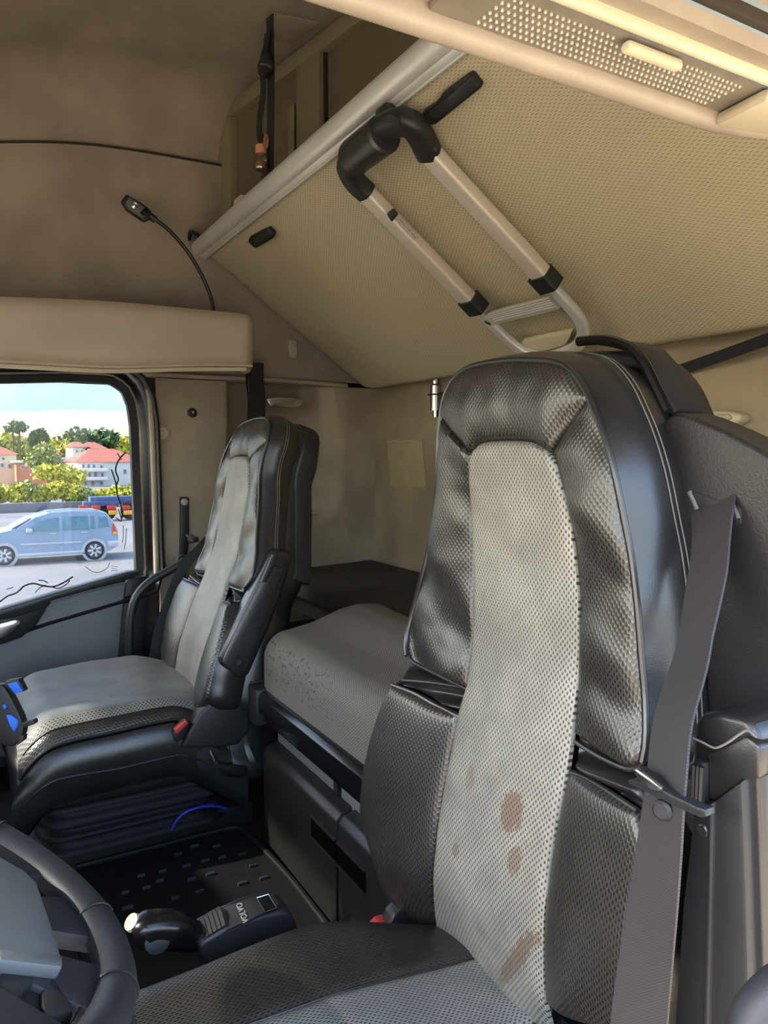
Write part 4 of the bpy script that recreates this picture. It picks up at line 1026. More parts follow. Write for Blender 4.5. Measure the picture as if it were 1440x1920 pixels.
# console top cover carrying the raised lettering and a button
ctop = [gx_(408, 1712, .006), gx_(440, 1698, .006), gx_(505, 1676, .006), gx_(524, 1706, .05), gx_(470, 1735, .052), gx_(420, 1757, .052)]
prism('console_cover', ctop, A(-.004, .0, .012), 'black_satin', con, .004)
tp0 = [p+A(-.004, 0, .012) for p in ctop]
ncv = unit(np.cross(tp0[2]-tp0[0], tp0[4]-tp0[0])); ncv = ncv if ncv @ (CAM-tp0[0]) > 0 else -ncv
def cvp(u, v, h=0.0): return PP(u, v, ncv, tp0[0]+ncv*h)
xt = cvp(447, 1692)-cvp(462, 1730)
text_obj('console_text', 'VOLVO', .0125, cvp(455, 1711, .0012), xt, np.cross(ncv, xt), 'white_mark', con, .0006)
bpl = [cvp(u, v, .0005) for (u, v) in [(481, 1687), (504, 1680), (519, 1706), (497, 1714)]]
prism('console_button', bpl, ncv*.003, 'black_gloss', con, .001)
tube('button_edge', [p+ncv*.003 for p in bpl]+[bpl[0]+ncv*.003], .0009, 'steel', con, 40, 5, smooth_path=False)
for k in range(5):
    tube('boot_fold', [gx_(372+8*k, 1742-5*k, -.002), gx_(380+8*k, 1728-5*k, .02), gx_(390+8*k, 1760-5*k, .05)], .006, 'rubber', gs, 10, 8)
lev = [gx_(u, v, .025) for u, v in [(385, 1752), (360, 1754), (330, 1745), (300, 1742), (272, 1745), (250, 1756)]]
lv = sweep('lever', smoothline(lev, 40), rrect(.046, .05, .018, 5), 'black_gloss', gs, scale=list(np.interp(np.linspace(0, 1, 40), [0, .15, .5, .85, 1], [.62, .75, 1.0, .95, .6])))
lathe('thumb_button', [(0, 0), (.012, 0), (.011, .005), (0, .007)], gx_(256, 1742, .02)+A(0, .004, .010), unit(A(-.2, .7, .7)), 'pale_plastic', lv, 18)
lathe('side_button', [(0, 0), (.017, 0), (.016, .003), (0, .004)], gx_(295, 1764, .044), unit(A(-1, .0, .25)), 'black_satin', lv, 20)

# ---- passenger seat
ps = thing('passenger_chair', 'black and grey leather passenger seat beside the far door', 'seat', (1.885, -.35, ZF))
pb = backrest(PF, ps, 'leather_grey_tan')
pcu = cushion(PF, ps, 1.885, -.085, -.56, .490, .250, .91, 'leather_cushion', -1)
box('seat_pan', (1.655, -.52, .30), (2.12, -.12, .375), 'black_plastic', ps, .02, 3)
bellows(ps, 1.68, 2.09, -.52, -.13, ZF+.045, .315, 4)
bs_ = box('seat_base', (1.70, -.60, ZF), (2.07, -.10, ZF+.06), 'black_plastic', ps, .006)
# rear shell, side shield, raised armrest, buckle
pshell = []
for q in resample(np.vstack([OUT_L[5:], OUT_T[1:], OUT_R[::-1][1:32]]), 60):
    d = q[:2]-A(0, .40); d = d/np.linalg.norm(d)
    pshell.append(PF.w(q[0]*.98+d[0]*.004, q[1]+d[1]*.0, n0(q[1])-.105))
sweep('rear_shell', pshell, rrect(.026, .05, .008), 'black_plastic', pb, up=PF.N)
xi = 1.632
prism('side_shield', [P(u, v, x=xi-.02) for u, v in [(340, 1404), (352, 1375), (372, 1340), (398, 1315), (425, 1306), (452, 1306), (470, 1330), (468, 1370), (448, 1398), (420, 1402)]], (.05, 0, 0), 'black_plastic', ps, .008, 3)
lathe('recliner_dial', [(0, 0), (.03, 0), (.028, .01), (0, .012)], P(388, 1418, x=xi), (-1, 0, 0), 'black_plastic', ps, 20)
pbu = prism('belt_buckle', [P(u, v, x=xi-.02) for u, v in [(324, 1376), (345, 1350), (356, 1356), (346, 1385), (330, 1394)]], (.02, 0, 0), 'black_plastic', ps, .003)
prism('release_button', [P(u, v, x=xi-.024) for u, v in [(327, 1369), (349, 1350), (354, 1356), (332, 1377)]], (.015, 0, 0), 'red_plastic', pbu, .002)
xa = 1.60
ap = [(512, 1040), (522, 1030), (548, 1036), (550, 1050), (538, 1090), (505, 1180), (468, 1268), (448, 1278), (412, 1246), (414, 1232), (450, 1160), (484, 1095)]
arm2 = prism('armrest', [P(u, v, x=xa) for u, v in ap], (.055, 0, 0), 'leather_plain', ps, .012, 3, .6)
prism('armrest_plate', [P(u, v, x=xa-.006) for u, v in [(508, 1058), (534, 1066), (524, 1090), (462, 1262), (448, 1270), (418, 1244), (424, 1226), (490, 1098)]], (.02, 0, 0), 'black_satin', arm2, .005)
prism('armrest_latch', [P(u, v, x=xa-.010) for u, v in [(512, 1040), (520, 1036), (522, 1048), (500, 1092), (490, 1092)]], (.012, 0, 0), 'black_plastic', arm2, .002)
lathe('armrest_knob', [(0, 0), (.011, 0), (.010, .004), (0, .002)], P(444, 1240, x=xa-.008), (-1, 0, 0), 'tag_ink', arm2, 16)
ptw = prism('side_handle', [P(u, v, x=1.70) for u, v in [(528, 968), (536, 960), (548, 964), (548, 1010), (532, 1040), (527, 1030)]], (.03, 0, 0), 'black_plastic', pb, .004)
prism('side_slot', [P(u, v, x=1.697) for u, v in [(532, 975), (541, 970), (543, 1000), (533, 1010)]], (.01, 0, 0), 'tag_ink', ptw, .002)
# passenger belt: hangs from above behind the seat, and lies by the outer hip
pbelt = thing('passenger_belt', 'dark seat belt hanging from the shelf down behind the passenger seat', 'seat belt', P(480, 790, x=2.25))
ribbon('webbing', [P(u, v, x=2.28) for u, v in [(477, 680), (478, 715), (481, 750), (480, 790), (478, 860)]], [A(0, 1, 0)]*5, .060, .003, 'belt_black', pbelt)
tube('belt_pin', [P(465, 690, x=2.27), P(467, 735, x=2.27)], .004, 'black_gloss', pbelt, 6, 8)
lap = ribbon('lap_webbing', [P(u, v, x=2.20) for u, v in [(402, 1000), (375, 1030), (340, 1070), (300, 1180), (285, 1260)]], [A(.3, 1, .2)]*5, .03, .003, 'belt_black', pbelt)
tg2 = prism('belt_tongue', [P(u, v, x=2.17) for u, v in [(352, 1010), (372, 1006), (374, 1016), (356, 1020)]], (.008, 0, 0), 'black_plastic', lap, .002)
for k in range(2): tube('tongue_metal', [P(349+8*k, 1002-1*k, x=2.165), P(362+6*k, 1014-6*k, x=2.165)], .004, 'steel', tg2, 4, 6)

# ================================================================== steering wheel, phone holder, floor
WC = A(.70, .085, .697); WD = unit(A(0, .866, .5)); WE = A(1, 0, 0); WN = unit(np.cross(WE, WD))
if WN[2] < 0: WN = -WN
RW = .222
sw2 = thing('steering_wheel', 'dark grey steering wheel with pale grey hub pad in the near corner', 'steering wheel', WC)
def wp(ang, r, h=0.0): return WC+WE*math.cos(ang)*r+WD*math.sin(ang)*r+WN*h
rimp = [wp(a, RW) for a in np.linspace(0, 2*math.pi, 97)[:-1]]
plain('wheel_skin', lin(46, 47, 52), .5, var=.08, vs=8, bs=.25, bsc=900)
sweep('rim', rimp, [(math.cos(a)*.0185, math.sin(a)*.0165) for a in np.linspace(0, 2*math.pi, 15)[:-1]], 'wheel_skin', sw2, up=WN, closed=True)
for a in (-33, 213, -75, 255):
    q = math.radians(a)
    sweep('rim_stitch', [wp(q, RW)+unit(wp(q, 1)-WC)*math.cos(t)*.0192+WN*math.sin(t)*.0172 for t in np.linspace(0, 2*math.pi, 25)[:-1]], circ(.0012, 5), 'black_plastic', sw2, closed=True)
# wide spokes, hub pad, switch pods
def spoke(a0, a1, r0, r1, h, name='spoke', mat='wheel_skin'):
    pts = [wp(math.radians(a), r1, h) for a in np.linspace(a0, a1, 8)]+[wp(math.radians(a), r0, h) for a in np.linspace(a1, a0, 8)]
    return prism(name, pts, WN*-.018, mat, sw2, .005)
spoke(-54, -36, .10, RW-.008, .004); spoke(216, 234, .10, RW-.008, .004); spoke(-84, -64, .12, RW-.006, .002); spoke(-116, -96, .12, RW-.006, .002)
def wpx(u, v, h=0.0): return PP(u, v, WN, WC+WN*h)
hub = [wpx(u, v, .012) for u, v in [(-60, 1560), (0, 1602), (52, 1632), (74, 1655), (100, 1730), (119, 1790), (119, 1812), (70, 1806), (0, 1798), (-120, 1780)]]
hub2 = hub+[A(1.4-p[0], p[1], p[2]) for p in hub[::-1][:0]]
pad = prism('hub_pad', hub, WN*-.03, 'pad_grey', sw2, .006, 3)
prism('pad_edge', [wpx(u, v, .013) for u, v in [(119, 1790), (119, 1812), (70, 1806), (0, 1798), (0, 1776), (60, 1784)]], WN*-.012, 'pad_grey', pad, .003)
pod = prism('switch_pod', [wpx(u, v, -.004) for u, v in [(-40, 1800), (70, 1812), (108, 1818), (128, 1850), (150, 1888), (130, 1906), (60, 1940), (-40, 1960)]], WN*-.03, 'black_plastic', sw2, .006)
prism('pod_switch', [wpx(u, v, .002) for u, v in [(88, 1832), (104, 1826), (126, 1862), (142, 1892), (112, 1902), (84, 1900), (80, 1860)]], WN*-.01, 'black_satin', pod, .004)
prism('pod_switch', [wpx(u, v, .002) for u, v in [(0, 1812), (60, 1816), (80, 1826), (34, 1870), (0, 1876)]], WN*-.01, 'black_satin', pod, .004)
prism('spoke', [wpx(u, v, .0) for u, v in [(112, 1818), (122, 1822), (138, 1850), (165, 1884), (200, 1890), (245, 1886), (262, 1920), (180, 1980), (120, 1940), (150, 1890)]], WN*-.02, 'wheel_skin', sw2, .006)
tube('steering_column', [WC-WN*.02, WC-WN*.12, A(.70, .42, .36)], .045, 'black_plastic', sw2, 12, 14)

# ---- phone holder
ph = thing('phone_holder', 'black clamp phone holder with blue pads reaching in from the left edge', 'phone holder', P(-20, 1440, d=1.17))
def hx(u, v, dd=0.0): return P(u, v, d=1.17+dd)
bod = prism('holder_body', [hx(u, v) for u, v in [(-40, 1290), (0, 1284), (8, 1288), (20, 1308), (36, 1340), (44, 1362), (42, 1376), (36, 1392), (22, 1401), (8, 1399), (-40, 1370)]], FW*.02, 'black_plastic', ph, .004)
prism('upper_jaw', [hx(u, v, -.005) for u, v in [(6, 1285), (10, 1277), (34, 1273), (46, 1296), (24, 1302)]], FW*.015, 'black_plastic', ph, .002)
prism('jaw_pad', [hx(u, v, -.008) for u, v in [(13, 1283), (31, 1278), (43, 1297), (27, 1301)]], FW*.004, 'blue_pad', ph, .001)
prism('body_pad', [hx(u, v, -.004) for u, v in [(11, 1341), (22, 1342), (33, 1350), (33, 1362), (26, 1373), (18, 1360)]], FW*.005, 'blue_pad', bod, .001)
prism('body_pad', [hx(u, v, -.004) for u, v in [(4, 1324), (8, 1320), (12, 1326), (8, 1332)]], FW*.005, 'blue_pad', bod, .001)
prism('lower_jaw', [hx(u, v, -.003) for u, v in [(36, 1356), (62, 1349), (65, 1358), (42, 1366)]], FW*.015, 'black_satin', ph, .002)
prism('side_jaw', [hx(u, v, -.006) for u, v in [(34, 1392), (36, 1380), (44, 1380), (42, 1390), (28, 1400)]], FW*.015, 'black_satin', ph, .002)
tube('holder_arm', [hx(0, 1350, .03), hx(-30, 1400, .06), hx(-60, 1480, .05), A(1.42, .50, .60)], .012, 'black_plastic', ph, 20, 10)
cb = box('console_side', P(-30, 1600, x=1.50)-A(.0, -.02, 0), P(14, 1428, x=1.50)+A(.04, .6, 0), 'grey_panel', dash, .01)

# ---- rubber floor mat with raised edge and bars
zm = ZF+.012
mat = thing('floor_mat', 'black rubber floor mat with raised rim and moulded bars between the seats', 'floor mat', (1.4, -.3, ZF))
mo = [P(u, v, z=zm) for u, v in [(140, 1612), (300, 1575), (405, 1553), (440, 1552), (462, 1562), (540, 1640), (625, 1745), (690, 1830), (600, 1990), (300, 2100), (0, 1900)]]
mo = [A(min(p[0], 1.695), max(p[1], YM+.004-.0), p[2]) for p in mo]
prism('mat_sheet', [p-A(0, 0, .011) for p in mo], (0, 0, .006), 'mat_rubber', mat, 0)
sweep('mat_rim', smoothline(mo[:8], 60), rrect(.012, .012, .004), 'mat_rubber', mat)
for (u, v, l) in [(365, 1585, 16), (407, 1585, 16), (335, 1600, 14), (385, 1612, 16), (417, 1606, 14), (455, 1600, 14), (350, 1622, 16), (305, 1632, 14), (265, 1640, 14), (275, 1663, 16), (235, 1672, 14), (360, 1647, 18), (395, 1638, 16), (375, 1670, 16), (330, 1682, 16), (475, 1622, 14), (495, 1645, 16), (455, 1655, 18), (240, 1700, 20), (300, 1650, 14)]:
    a = P(u-l/2, v+2, z=zm); b = P(u+l/2, v-2, z=zm)
    box('mat_bar', (min(a[0], b[0]), min(a[1], b[1]), ZF+.004), (max(a[0], b[0])+.004, max(a[1], b[1]), zm+.001), 'mat_bar', mat, .001, 1)
for (u0, v0, u1, v1) in [(140, 1770, 155, 1830), (160, 1762, 168, 1790), (150, 1840, 158, 1862), (188, 1858, 200, 1892), (120, 1700, 140, 1712)]:
    a = P(u0, v0, z=zm); b = P(u1, v1, z=zm)
    box('mat_bar', (min(a[0], b[0]), min(a[1], b[1]), ZF+.004), (max(a[0], b[0]), max(a[1], b[1]), zm+.004), 'mat_bar', mat, .002, 1)
o = tube('blue_cable', [P(u, v, x=1.66) for u, v in [(322, 1556), (330, 1540), (346, 1524), (372, 1514), (400, 1511), (425, 1517)]], .004, 'blue_cable', None, 40, 8)
tag(o, 'thin blue air line arching below the passenger seat base', 'cable')
o = box('seat_plinth', P(105, 1600, x=1.69), P(385, 1500, x=1.69)+A(.01, 0, 0), 'black_satin', ps, .003)

db = thing('entry_grab_bar', 'dark grey grab bar at the driver door edge in the bottom right corner', 'grab bar', P(1400, 2050, d=.42))
tube('bar', [P(u, v, d=.42) for u, v in [(1380, 2050), (1392, 1985), (1412, 1920), (1446, 1872), (1500, 1835), (1580, 1812)]], .013, 'wheel_skin', db, 40, 14)
lathe('foot', [(0, -.02), (.022, -.02), (.022, 0), (.015, .01)], P(1380, 2050, d=.42), (0, .2, 1), 'black_plastic', db, 16)

# ================================================================== outside the passenger window
G = -2.45
plain('asphalt', lin(122, 120, 124), .9, var=.10, vs=.5)
plain('sand', lin(198, 180, 150), .95, var=.08, vs=.8)
plain('grass_bank', lin(150, 150, 70), .95, var=.2, vs=.6)
plain('car_paint', lin(126, 146, 176), .3, .3, var=.03, coat=.6)
plain('car_silver', lin(186, 190, 198), .3, .5, var=.03)
plain('car_glass', lin(92, 128, 146), .08, var=.1)
plain('tyre', lin(52, 52, 56), .8)
plain('alloy', lin(206, 208, 212), .35, .6)
plain('tail_red', lin(206, 60, 40), .3)
plain('tail_amber', lin(240, 170, 60), .3)
plain('white_wall', lin(226, 220, 212), .9, var=.04, vs=.5)
plain('cream_wall', lin(222, 204, 172), .9, var=.05, vs=.5)
plain('brick_wall', lin(206, 132, 102), .9, var=.08, vs=.8)
plain('roof_tile', lin(160, 92, 80), .9, var=.1, vs=2)
plain('dark_pane', lin(116, 130, 150), .2, var=.1)
plain('bark', lin(96, 76, 56), .9)
for n_, c_ in (('leaf_yellow', (190, 186, 70)), ('leaf_green', (120, 142, 62)), ('leaf_dark', (78, 104, 66)), ('leaf_olive', (150, 158, 92))): plain(n_, lin(*c_), .8, var=.2, vs=3)
struct(box('ground', (-60, -60, G-.2), (140, 90, G), 'asphalt', bw=0), 'pale asphalt yard outside the passenger window')
struct(box('ground', (-14, -20, G), (19.2, 60, G+.01), 'sand', bw=0), 'sandy strip of ground nearest the truck')
def hill_fn(s, t):
    y = -50+150*s; x = 106+50*t
    return A(x, y, G-.3+4.6*t**.9+.3*mnoise.noise(Vector((x*.03, y*.03, 0))))
struct(grid('hillside', hill_fn, 50, 30, 'grass_bank'), 'green hillside behind the houses')

# ---- the silver-blue people carrier
wr_ = P(178, 1052, z=G); wf_ = P(8, 1060, z=G)
XC = float((wr_[0]+wf_[0])/2)
yr_ = P(178, 1050, x=XC)[1]; wbase = 2.68; yf_ = yr_+wbase
car = thing('parked_car', 'silver blue people carrier parked side-on across the yard', 'car', (XC+.9, (yr_+yf_)/2, G))
def cy_(d, z): return (yr_+d, G+z)            # d forwards from the rear axle
side = [(-.72, .42), (-.78, .62), (-.76, .98), (-.66, 1.22), (-.42, 1.56), (-.2, 1.62), (.6, 1.66), (1.3, 1.63), (1.75, 1.50), (2.3, 1.16), (2.75, 1.06), (3.30, .92), (3.48, .70), (3.5, .42), (3.2, .26), (2.68, .24), (0, .24), (-.5, .28)]
def carpt(d, z, x): y, zz = cy_(d, z); return A(x, y, zz)
def body_pt(d, z, k):
    """k 0..1 across; upper body leans in"""
    lean = .16*max(0, (z-1.0)/.66)
    w0 = XC+lean; w1 = XC+1.79-lean
    return carpt(d, z, w0+(w1-w0)*k)
ks = [0, .03, .5, .97, 1]; vs = []; n = len(side)
for k in ks:
    for d, z in side:
        sh_ = .0 if 0 < k < 1 else .03
        vs.append(body_pt(d*(1-sh_*.3)+1.3*sh_*.3, z-(.02 if sh_ and z > 1.3 else 0), k))
fs = [(j*n+i, j*n+(i+1) % n, (j+1)*n+(i+1) % n, (j+1)*n+i) for j in range(4) for i in range(n)]+[tuple(range(n)), tuple(range(4*n, 5*n))[::-1]]
body = mesh_obj('car_body', vs, fs, 'car_paint', car, True, None, 30)
def panel(name, pts, mat, off=.012, par=None, th=.01):
    q = [body_pt(d, z, 0)-A(off, 0, 0) for d, z in pts]
    return prism(name, q, (th, 0, 0), mat, par or car, .002)
panel('side_window', [(1.05, 1.04), (1.05, 1.46), (1.38, 1.44), (1.85, 1.24), (2.06, 1.06)], 'car_glass')
panel('side_window', [(.16, 1.05), (.16, 1.48), (.95, 1.48), (.95, 1.05)], 'car_glass')
panel('side_window', [(-.03, 1.06), (-.03, 1.46), (.10, 1.47), (.10, 1.06)], 'car_glass')
panel('side_window', [(-.5, 1.10), (-.42, 1.42), (-.16, 1.45), (-.14, 1.08)], 'car_glass')
prism('windscreen', [body_pt(1.86, 1.44, .08), body_pt(1.86, 1.44, .92), body_pt(2.42, 1.13, .92), body_pt(2.42, 1.13, .08)], (0, .02, .03), 'car_glass', car, 0)
for d in (1.0, .13): panel('door_gap', [(d, .32), (d, 1.5), (d+.02, 1.5), (d+.02, .32)], 'car_silver', .006)
panel('rub_strip', [(.4, .60), (2.2, .62), (2.2, .68), (.4, .66)], 'car_silver', .02)
panel('sill', [(.35, .26), (2.35, .26), (2.35, .36), (.35, .36)], 'car_silver', .015)
for d in (.2, 1.15): panel('door_handle', [(d, .93), (d+.2, .93), (d+.2, .97), (d, .97)], 'car_silver', .04, None, .04)
panel('tail_lamp', [(-.72, .86), (-.64, 1.18), (-.58, 1.18), (-.58, .86)], 'tail_red', .01); panel('tail_lamp', [(-.74, .82), (-.74, .92), (-.6, .92), (-.6, .82)], 'tail_amber', .012)
panel('bumper', [(-.74, .42), (-.76, .62), (-.42, .62), (-.42, .42)], 'car_silver', .012)
box('door_mirror', carpt(1.86, 1.02, XC-.2), carpt(2.04, 1.16, XC), 'car_silver', car, .03)
tube('roof_rail', [body_pt(-.2, 1.64, .06), body_pt(.6, 1.70, .06), body_pt(1.4, 1.66, .06)], .02, 'car_silver', car, 14, 8)
for d in (0, wbase):
    c = carpt(d, .33, XC+.02)
    lathe('wheel_arch', [(.30, -.012), (.40, -.012), (.40, .02), (.30, .02)], c, (-1, 0, 0), 'car_silver', car, 28)
    w_ = lathe('wheel', [(0, -.20), (.31, -.20), (.33, -.16), (.33, .0), (.30, .035), (.23, .03), (0, .02)], c, (-1, 0, 0), 'tyre', car, 28)
    lathe('hub', [(.05, .02), (.23, .03), (.23, .036), (.21, .03), (.06, .045), (0, .05)], c, (-1, 0, 0), 'grey_panel', w_, 24)
    for q in range(7):
        a = 2*math.pi*q/7; e1 = A(-.05, math.cos(a)*.05, math.sin(a)*.05); e2 = A(-.05, math.cos(a)*.215, math.sin(a)*.215)
        sweep('wheel_spoke', [c+e1, c+e2], rrect(.075, .03, .012, 2), 'alloy', w_, up=(1, 0, 0))
    w2 = carpt(d, .33, XC+1.78); lathe('wheel', [(0, -.02), (.33, -.02), (.33, .18), (0, .18)], w2, (-1, 0, 0), 'tyre', car, 20)

# ---- truck chassis parked behind
yc = [P(u, 960, x=42)[1] for u in (168, 262)]
tk = thing('parked_chassis', 'dark blue truck chassis with red and amber lamps behind the car', 'truck chassis', (42, sum(yc)/2, G))
plain('chassis_blue', lin(70, 88, 130), .6)
box('frame_beam', (41.6, yc[1]-1.5, P(0, 950, x=42)[2]), (42.4, yc[0], P(0, 936, x=42)[2]), 'chassis_blue', tk, .03)
for u in (200, 245):
    c = P(u, 964, x=41.6); lathe('wheel', [(0, -.3), (.48, -.3), (.50, -.2), (.50, 0), (.36, .05), (.3, -.05), (0, -.05)], A(41.6, c[1], G+.5), (-1, 0, 0), 'tyre', tk, 24)
for u, m_ in ((156, 'tail_red'), (180, 'tail_red'), (209, 'tail_red'), (212, 'tail_amber'), (236, 'tail_red'), (240, 'tail_amber')):
    c = P(u, 952 if m_ == 'tail_red' else 961, x=41.2); box('lamp', c-A(.05, .22, .12), c+A(.05, .22, .12), m_, tk, .03)
box('mudguard', P(190, 958, x=41.5)-A(.1, .9, -.25), P(190, 958, x=41.5)+A(.3, .9, .5), 'chassis_blue', tk, .05)
o = box('roadside_wall', (50, yc[0]-1, G), (50.4, 40, P(0, 945, x=50)[2]+.0), 'asphalt', None, .02); tag(o, 'low grey wall running along the foot of the hedge', 'wall')

# ---- planting
def leaves(bm, c, r, n, size, rnd):
    for _ in range(n):
        while True:
            v = A(rnd.uniform(-1, 1), rnd.uniform(-1, 1), rnd.uniform(-1, 1))
            if .35 < np.linalg.norm(v) < 1: break
        p = c+v*r; d1 = unit(A(rnd.gauss(0, 1), rnd.gauss(0, 1), rnd.gauss(0, 1))); d2 = unit(np.cross(d1, A(rnd.gauss(0, 1), rnd.gauss(0, 1), .3))); s = size*rnd.uniform(.6, 1.3)
        f = [bm.verts.new(p+d1*s*a+d2*s*b*.6) for a, b in ((-1, 0), (0, -1), (1, 0), (0, 1))]; bm.faces.new(f)
def bush(name, lab, cat, c, r, mat, n, size, group=None, trunk=None, seed=1):
    rnd = random.Random(seed); t = thing(name, lab, cat, (c[0], c[1], c[2]-r[2]), group)
    bm = bmesh.new()
    for k in range(7): leaves(bm, np.asarray(c)+A(rnd.uniform(-.35, .35), rnd.uniform(-.55, .55), rnd.uniform(-.3, .4))*r, np.asarray(r)*rnd.uniform(.45, .7), n//7, size, rnd)
    o = from_bm('foliage', bm, mat, t, False); o['kind'] = 'stuff'
    if trunk: tube('trunk', [A(c[0], c[1], trunk), A(c[0], c[1], c[2])], max(.12, r[1]*.07), 'bark', t, 6, 7)
    return t
hx_ = [-60, -20, 18, 52, 85, 118, 150, 205, 240]
pos = ['leftmost', 'second from left', 'third from left', 'fourth from left', 'fifth from left', 'sixth from left', 'seventh from left', 'second from right', 'rightmost']
for i, u in enumerate(hx_):
    c = P(u, 926, x=53); h = [.95, 1.05, .95, 1.1, 1.0, 1.05, .8, .85, 1.0][i]
    c[2] = P(u, 948, x=53)[2]+h*.75
    bush('hedge_shrub', 'yellow green hedge shrub behind the car, %s in the row' % pos[i], 'shrub', c, A(1.1, 1.25, h*.8), 'leaf_yellow' if i % 3 else 'leaf_olive', 900, .16, 'hedge shrubs behind the car', None, i)
bush('garden_shrub', 'bright yellow bush growing above the hedge before the brick house', 'shrub', P(112, 893, x=66), A(2, 2.2, 1.1), 'leaf_yellow', 900, .2, None, None, 31)
bush('garden_tree', 'small olive tree in front of the brick houses', 'tree', P(82, 868, x=72), A(2, 1.5, 1.9), 'leaf_olive', 900, .2, None, P(82, 890, x=72)[2], 32)

# ---- houses
def house(name, lab, px, x, depth, wall, roof_h, wins, hip=True, over=.35):
    """px = (u_left, v_eave, u_right, v_base) on the facade plane at distance x"""
    u0, v0, u1, v1 = px; a = P(u0, v0, x=x); b = P(u1, v1, x=x); y0, y1 = b[1], a[1]; zt = (a[2]+P(u1, v0, x=x)[2])/2; zb2 = b[2]-2.0
    t = thing(name, lab, 'house', (x+depth/2, (y0+y1)/2, zb2))
    box('walls', (x, y0, zb2), (x+depth, y1, zt), wall, t, 0)
    if roof_h > 0:
        o_ = over; xm = x+depth/2; ins = min((y1-y0)*.3, depth/2) if hip else -o_
        vs = [A(x-o_, y0-o_, zt), A(x-o_, y1+o_, zt), A(x+depth+o_, y1+o_, zt), A(x+depth+o_, y0-o_, zt), A(xm, y0+ins, zt+roof_h), A(xm, y1-ins, zt+roof_h)]
        mesh_obj('roof', vs, [(0, 1, 5, 4), (2, 3, 4, 5), (1, 2, 5), (3, 0, 4), (3, 2, 1, 0)], 'roof_tile', t, False)
    else: box('roof', (x-over, y0-over, zt), (x+depth+over, y1+over, zt+.25), 'roof_tile' if roof_h == 0 else 'white_wall', t, .05)
    for (u, v, w, h) in wins:
        c = P(u, v, x=x); k = x/F*1.05
        wn_ = box('window', c-A(.06, w*k/2, h*k/2), c+A(.02, w*k/2, h*k/2), 'white_wall', t, .02)
        box('pane', c-A(.09, w*k/2*.75, h*k/2*.75), c+A(-.05, w*k/2*.75, h*k/2*.75), 'dark_pane', wn_, 0)
    return t
h1 = house('balcony_house', 'large white house with red hipped roof and balconies at right of window', (146, 866, 268, 920), 88, 11, 'white_wall', 1.5, [(156, 874, 5, 8), (166, 874, 5, 8), (176, 874, 5, 8), (190, 876, 5, 9), (157, 890, 5, 9), (168, 890, 5, 9), (179, 890, 5, 9), (192, 891, 5, 9), (160, 906, 6, 8), (174, 906, 6, 8), (190, 906, 6, 8), (234, 884, 6, 10)])
for v in (881, 897):
    a = P(146, v, x=87.6); b = P(200, v+3, x=87.6); box('balcony', (86.9, b[1], b[2]), (88, a[1], a[2]+.15), 'white_wall', h1, .03)
house('brick_house', 'pink brick house block behind the yellow bush', (86, 862, 139, 892), 104, 9, 'brick_wall', -1, [(104, 872, 5, 6), (124, 872, 5, 6)])
house('terrace_house', 'brick terrace with flat red roof left of the brick block', (30, 868, 86, 894), 92, 8, 'brick_wall', -1, [(42, 876, 5, 6), (58, 876, 5, 6), (72, 876, 5, 6)])
house('orange_roof_house', 'cream house with bright red roof at the left of the window', (-60, 852, 32, 890), 96, 9, 'cream_wall', 1.0, [(6, 860, 5, 5), (4, 872, 6, 8), (18, 874, 6, 8)])
house('low_roof_house', 'small cream house with a low red roof above the terrace', (72, 852, 114, 862), 104, 8, 'cream_wall', 1.0, [(84, 856, 4, 4), (100, 856, 4, 4)])
house('gable_house', 'white gabled house on the wooded hill', (160, 841, 198, 858), 116, 8, 'white_wall', 1.0, [(172, 848, 4, 6), (184, 848, 4, 6)])
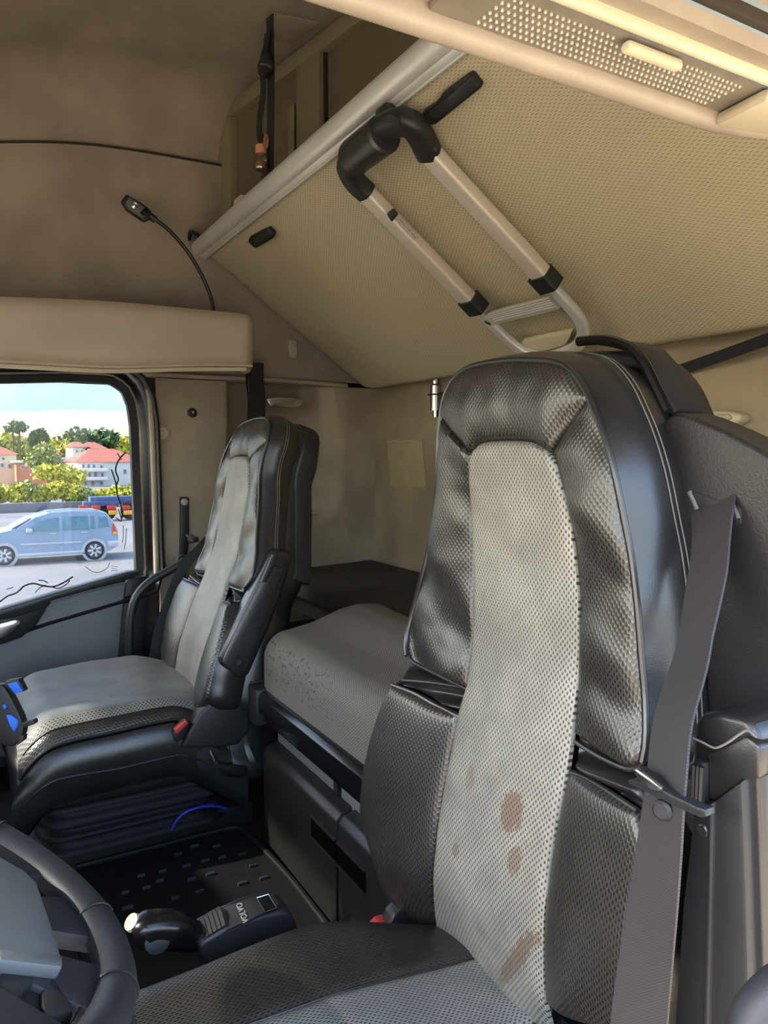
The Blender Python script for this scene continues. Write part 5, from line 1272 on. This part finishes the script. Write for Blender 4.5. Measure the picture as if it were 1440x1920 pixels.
house('hill_house', 'pale villa half hidden among the hillside trees', (136, 838, 164, 855), 116, 8, 'white_wall', .8, [(144, 846, 4, 5), (154, 846, 4, 5)])
# ---- hillside trees
tp_ = [(-40, 838, 9, 5, 'leaf_olive'), (-5, 832, 8, 5, 'leaf_yellow'), (22, 836, 7, 4.5, 'leaf_green'), (48, 838, 7, 4, 'leaf_olive'), (66, 836, 5, 4, 'leaf_green'), (92, 832, 8, 5, 'leaf_olive'), (112, 836, 6, 4, 'leaf_yellow'),
       (126, 834, 6, 4.5, 'leaf_green'), (150, 826, 6, 4.5, 'leaf_green'), (170, 824, 8, 5.5, 'leaf_dark'), (190, 834, 6, 3.5, 'leaf_green'), (212, 838, 8, 4, 'leaf_olive'), (240, 838, 8, 4.5, 'leaf_yellow'), (268, 838, 8, 4.5, 'leaf_green')]
nm = {'leaf_olive': 'olive green', 'leaf_yellow': 'yellow green', 'leaf_green': 'mid green', 'leaf_dark': 'dark green'}
ordn = ['first', 'second', 'third', 'fourth', 'fifth', 'sixth', 'seventh', 'eighth', 'ninth', 'tenth', 'eleventh', 'twelfth', 'thirteenth', 'fourteenth']
for i, (u, v, ry, rz, m_) in enumerate(tp_):
    c = P(u, v+8, x=132+(i % 3)*9); bush('hill_tree', '%s tree on the skyline, %s from the left' % (nm[m_], ordn[i]), 'tree', c, A(4, ry*.55, rz*.62), m_, 700, .55, 'trees on the skyline', c[2]-rz, 50+i)
for i, (u, vt, vb, w) in enumerate(((77, 803, 840, 1.0), (63, 808, 838, .7))):
    a, b = P(u, vt, x=120), P(u, vb, x=120); bush('cypress', ['tall dark cypress standing above the skyline trees', 'shorter dark cypress left of the tall one'][i], 'tree', (a+b)/2, A(w, w, (a[2]-b[2])/2), 'leaf_dark', 900, .3, 'cypresses', b[2]-1, 80+i)
for i, (u, vt) in enumerate(((36, 797), (24, 800))):
    a = P(u, vt+4, x=112); bush('pine', ['tall thin pine with sparse crown on the skyline', 'lower sparse pine beside the tall thin pine'][i], 'tree', a, A(1.0, 1.1, 1.0), 'leaf_dark', 160, .35, 'sparse pines', a[2]-4, 90+i)
